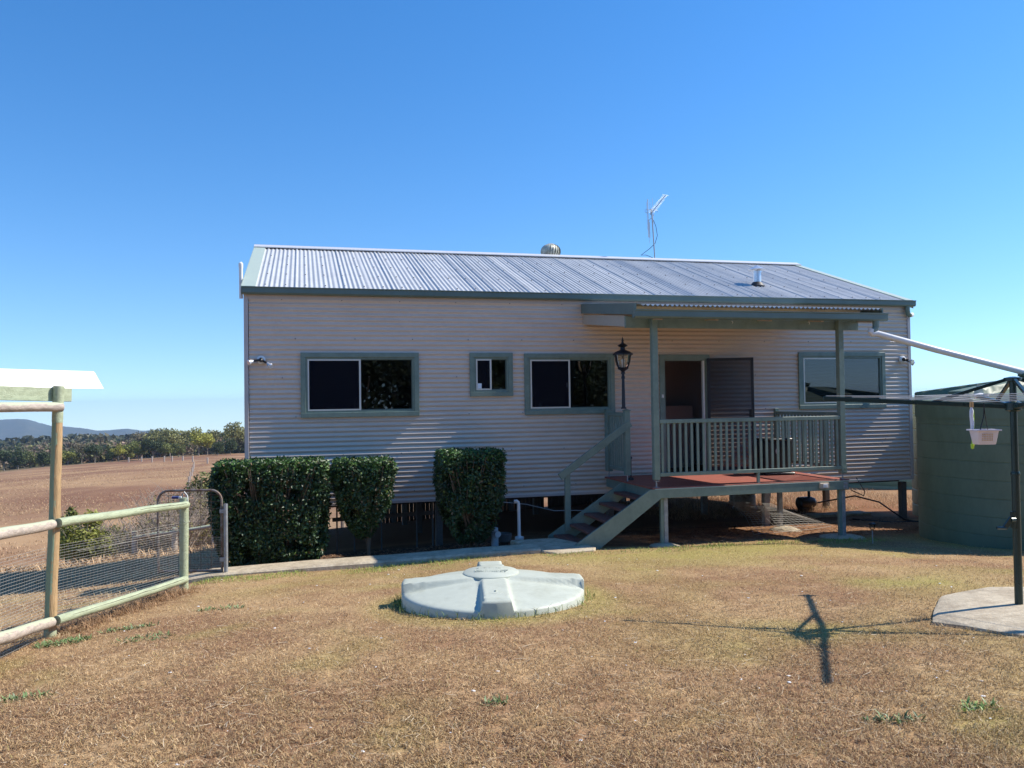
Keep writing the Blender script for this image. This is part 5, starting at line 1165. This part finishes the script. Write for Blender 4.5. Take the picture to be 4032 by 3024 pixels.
for c_, Y, h, rx, col, n, lf, lb, sd_, tw_, _ in G: bush(at(c_, Y), Y, h, rx, col, n, lf, lb, sd_, tw_)
for i, (c_, Y, h, rx, n, lb) in enumerate([(470, 26, 2.0, 1.1, 260, 'thin twiggy scrub right of the green bushes'), (560, 25, 2.4, 1.3, 200, 'bare grey scrub behind the middle of the rail'), (655, 24, 3.0, 1.5, 220, 'tall bare twiggy scrub behind the gate'),
     (740, 25, 3.3, 1.4, 900, 'scrub with a few olive leaves above the gate'), (815, 26, 3.2, 1.2, 150, 'bare scrub between the gate and the hedge'), (700, 21.5, 1.8, 1.0, 60, 'low bare branches seen through the gate mesh'), (610, 21.5, 1.5, .9, 80, 'low dry scrub left of the gate')]):
    bush(at(c_, Y), Y, h * .78, rx, (.24, .22, .08), n * 3, .07, lb, 80 + i, 60, tw='scrub')
bush(at(800, 60), 60, 3.4, 1.6, (.17, .18, .06), 1500, .2, 'round olive bush out in the paddock above the hedge', 95, 10)
# paddock fences
pf = thing('paddock_fence', 'old timber post and wire fence along the far side of the paddock', 'fence', (at(600, 190), 190, g1(at(600, 190), 190)), FW)
base = FR[pf.name]; prev = None
for i, (c_, Y) in enumerate([(505, 205), (556, 198), (597, 192), (645, 188), (676, 184), (718, 178), (757, 170), (815, 150)]):
    x = at(c_, Y); z = g1(x, Y); part(pf, 'post', MB().tube([(x, Y, z - .3), (x, Y, z + 1.3)], .16, 8), M['timber'], True)
    if prev:
        b = MB(); [b.tube([(prev[0], prev[1], prev[2] + hh_), (x, Y, z + hh_)], .012, 4, False) for hh_ in (.5, 1.0)]; part(pf, 'wire', b, M['wire'])
    prev = (x, Y, z)
pf = thing('paddock_fence', 'line of close timber posts climbing the paddock above the gate', 'fence', (at(745, 90), 90, g1(at(745, 90), 90)), FW)
for i, (c_, Y) in enumerate([(736, 78), (741, 86), (747, 96), (754, 108), (759, 120), (762, 134)]):
    x = at(c_, Y); z = g1(x, Y); part(pf, 'post', MB().tube([(x, Y, z - .3), (x, Y, z + 1.15)], .09, 8), M['timber'], True)
gf = thing('log_fence', 'weathered grey log rail fence below the bank behind the gate', 'fence', (at(600, 21), 21, g1(at(600, 21), 21)), FW)
for c_ in (527, 682, 840): x = at(c_, 21); z = g1(x, 21); part(gf, 'post', MB().tube([(x, 21, z - .3), (x + .02, 21, z + .72)], [.085, .07], 10, wob=.1), M['timber'], True)
x0, x1 = at(527, 21), at(840, 21); part(gf, 'rail', MB().tube(curvy((x0, 20.95, g1(x0, 21) + .55), (x1, 20.95, g1(x1, 21) + .66), 10, .03, 3), .05, 10, wob=.1), M['timber'], True)
# paddock tree trunk visible under the house floor
tt = hw(1.05, 9.5); put_tree('grey', tt.x, tt.y + 4, .42, 'grey trunked tree behind the house seen between the shrubs', 0, 'trees behind the house')
# trees behind the photographer, reflected in the windows
KINDS['shade'] = [tree_proto(31, 6.5, 3.6, (.055, .08, .03), 6500, .24, .16, -.25), tree_proto(32, 7.5, 3.8, (.05, .07, .03), 6500, .24, .16, -.2)]
rnd = random.Random(3)
for i, (u, v, s_) in enumerate([(-1.5, 18.5, .95), (2.8, 19.5, 1.0), (6.2, 18.8, .9), (9.6, 20.5, 1.0), (13.0, 19.5, .85), (16.0, 23.0, .9), (0.5, 24.0, 1.2), (7.5, 25.0, 1.2)]):
    p = hw(u, -v); put_tree('shade', p.x, p.y, s_, ['first', 'second', 'third', 'fourth', 'fifth', 'sixth', 'seventh', 'eighth'][i] + ' dense dark tree behind the camera, mirrored in the left windows', i, 'trees behind the photographer', 'shade_tree')
sp = hw(25, -21); zs_ = g1(sp.x, sp.y)
sd_ = thing('garden_shed', 'low dark green shed behind the camera, mirrored in the right window', 'shed', (25, -21, zs_), FH)
b = MB(); b.box(21.5, 28.5, -24, -19, zs_ - .2, zs_ + .95); part(sd_, 'wall', b, M['tank'])
b = MB(); b.prism([(-2.9, 0), (2.9, 0), (0, .55)], (21.2, -21.5, zs_ + .952), (28.8, -21.5, zs_ + .952), (0, 1, 0), (0, 0, 1)); part(sd_, 'roof', b, M['dark'])

# ------------------------------------------------------------------ camera, light, sky
cam = bpy.data.cameras.new('camera'); co = bpy.data.objects.new('camera', cam); C.objects.link(co); scene.camera = co
cam.sensor_width = 36; cam.lens = 3149.3 / 4032 * 36; cam.clip_start = .05; cam.clip_end = 20000
co.matrix_world = Matrix.Translation((0, 0, EYE)) @ Matrix.Rotation(PI / 2 + PT_, 4, 'X') @ Matrix.Rotation(-RL_, 4, 'Z')
SUN_EL, SUN_AZ = R(44), YAW - R(3.4)          # azimuth measured from +X
sd3 = Vector((math.cos(SUN_EL) * math.cos(SUN_AZ), math.cos(SUN_EL) * math.sin(SUN_AZ), math.sin(SUN_EL)))
sun = bpy.data.lights.new('sun', 'SUN'); sun.energy = 5.0; sun.angle = R(.53); sun.color = (1, .94, .83)
so = bpy.data.objects.new('sun', sun); C.objects.link(so); so.rotation_euler = (-sd3).to_track_quat('-Z', 'Y').to_euler(); so.location = (20, 5, 30)
wd = bpy.data.worlds.new('World'); scene.world = wd; wd.use_nodes = True; nt = wd.node_tree; bg = nt.nodes['Background']
sky = nt.nodes.new('ShaderNodeTexSky'); sky.sky_type = 'NISHITA'; sky.sun_disc = False; sky.sun_elevation = SUN_EL; sky.sun_rotation = PI / 2 - SUN_AZ
sky.altitude = 300; sky.air_density = 1.15; sky.dust_density = .1; sky.ozone_density = 2.2
tc = nt.nodes.new('ShaderNodeTexCoord'); va = nt.nodes.new('ShaderNodeVectorMath'); va.operation = 'ADD'; va.inputs[1].default_value = (0, 0, .09)
nt.links.new(tc.outputs['Generated'], va.inputs[0]); nt.links.new(va.outputs[0], sky.inputs[0])
hs = nt.nodes.new('ShaderNodeHueSaturation'); hs.inputs['Saturation'].default_value = 1.35; hs.inputs['Hue'].default_value = .502
nt.links.new(sky.outputs[0], hs.inputs['Color']); vm = nt.nodes.new('ShaderNodeVectorMath'); vm.operation = 'MULTIPLY'; vm.inputs[1].default_value = (1.0, .98, 1.03)
nt.links.new(hs.outputs[0], vm.inputs[0]); nt.links.new(vm.outputs[0], bg.inputs[0]); bg.inputs[1].default_value = .15
scene.view_settings.view_transform = 'Standard'; scene.view_settings.look = 'None'; scene.view_settings.exposure = .44; scene.view_settings.gamma = 1
scene.cycles.max_bounces = 8; scene.cycles.transparent_max_bounces = 16
# haze
HZ = True
if HZ:
    m = bpy.data.materials.new('haze_air'); m.use_nodes = True; nt = m.node_tree; nt.nodes.remove(nt.nodes['Principled BSDF'])
    v = nt.nodes.new('ShaderNodeVolumePrincipled'); v.inputs['Color'].default_value = (.56, .74, 1, 1); v.inputs['Density'].default_value = 1.25e-4; v.inputs['Anisotropy'].default_value = 0
    nt.links.new(v.outputs[0], nt.nodes['Material Output'].inputs['Volume'])
    b = MB().box(-8500, 8500, -5000, 5000, -420, 40); solo('haze', b, m, (0, 0, 0), FW, kind='stuff')
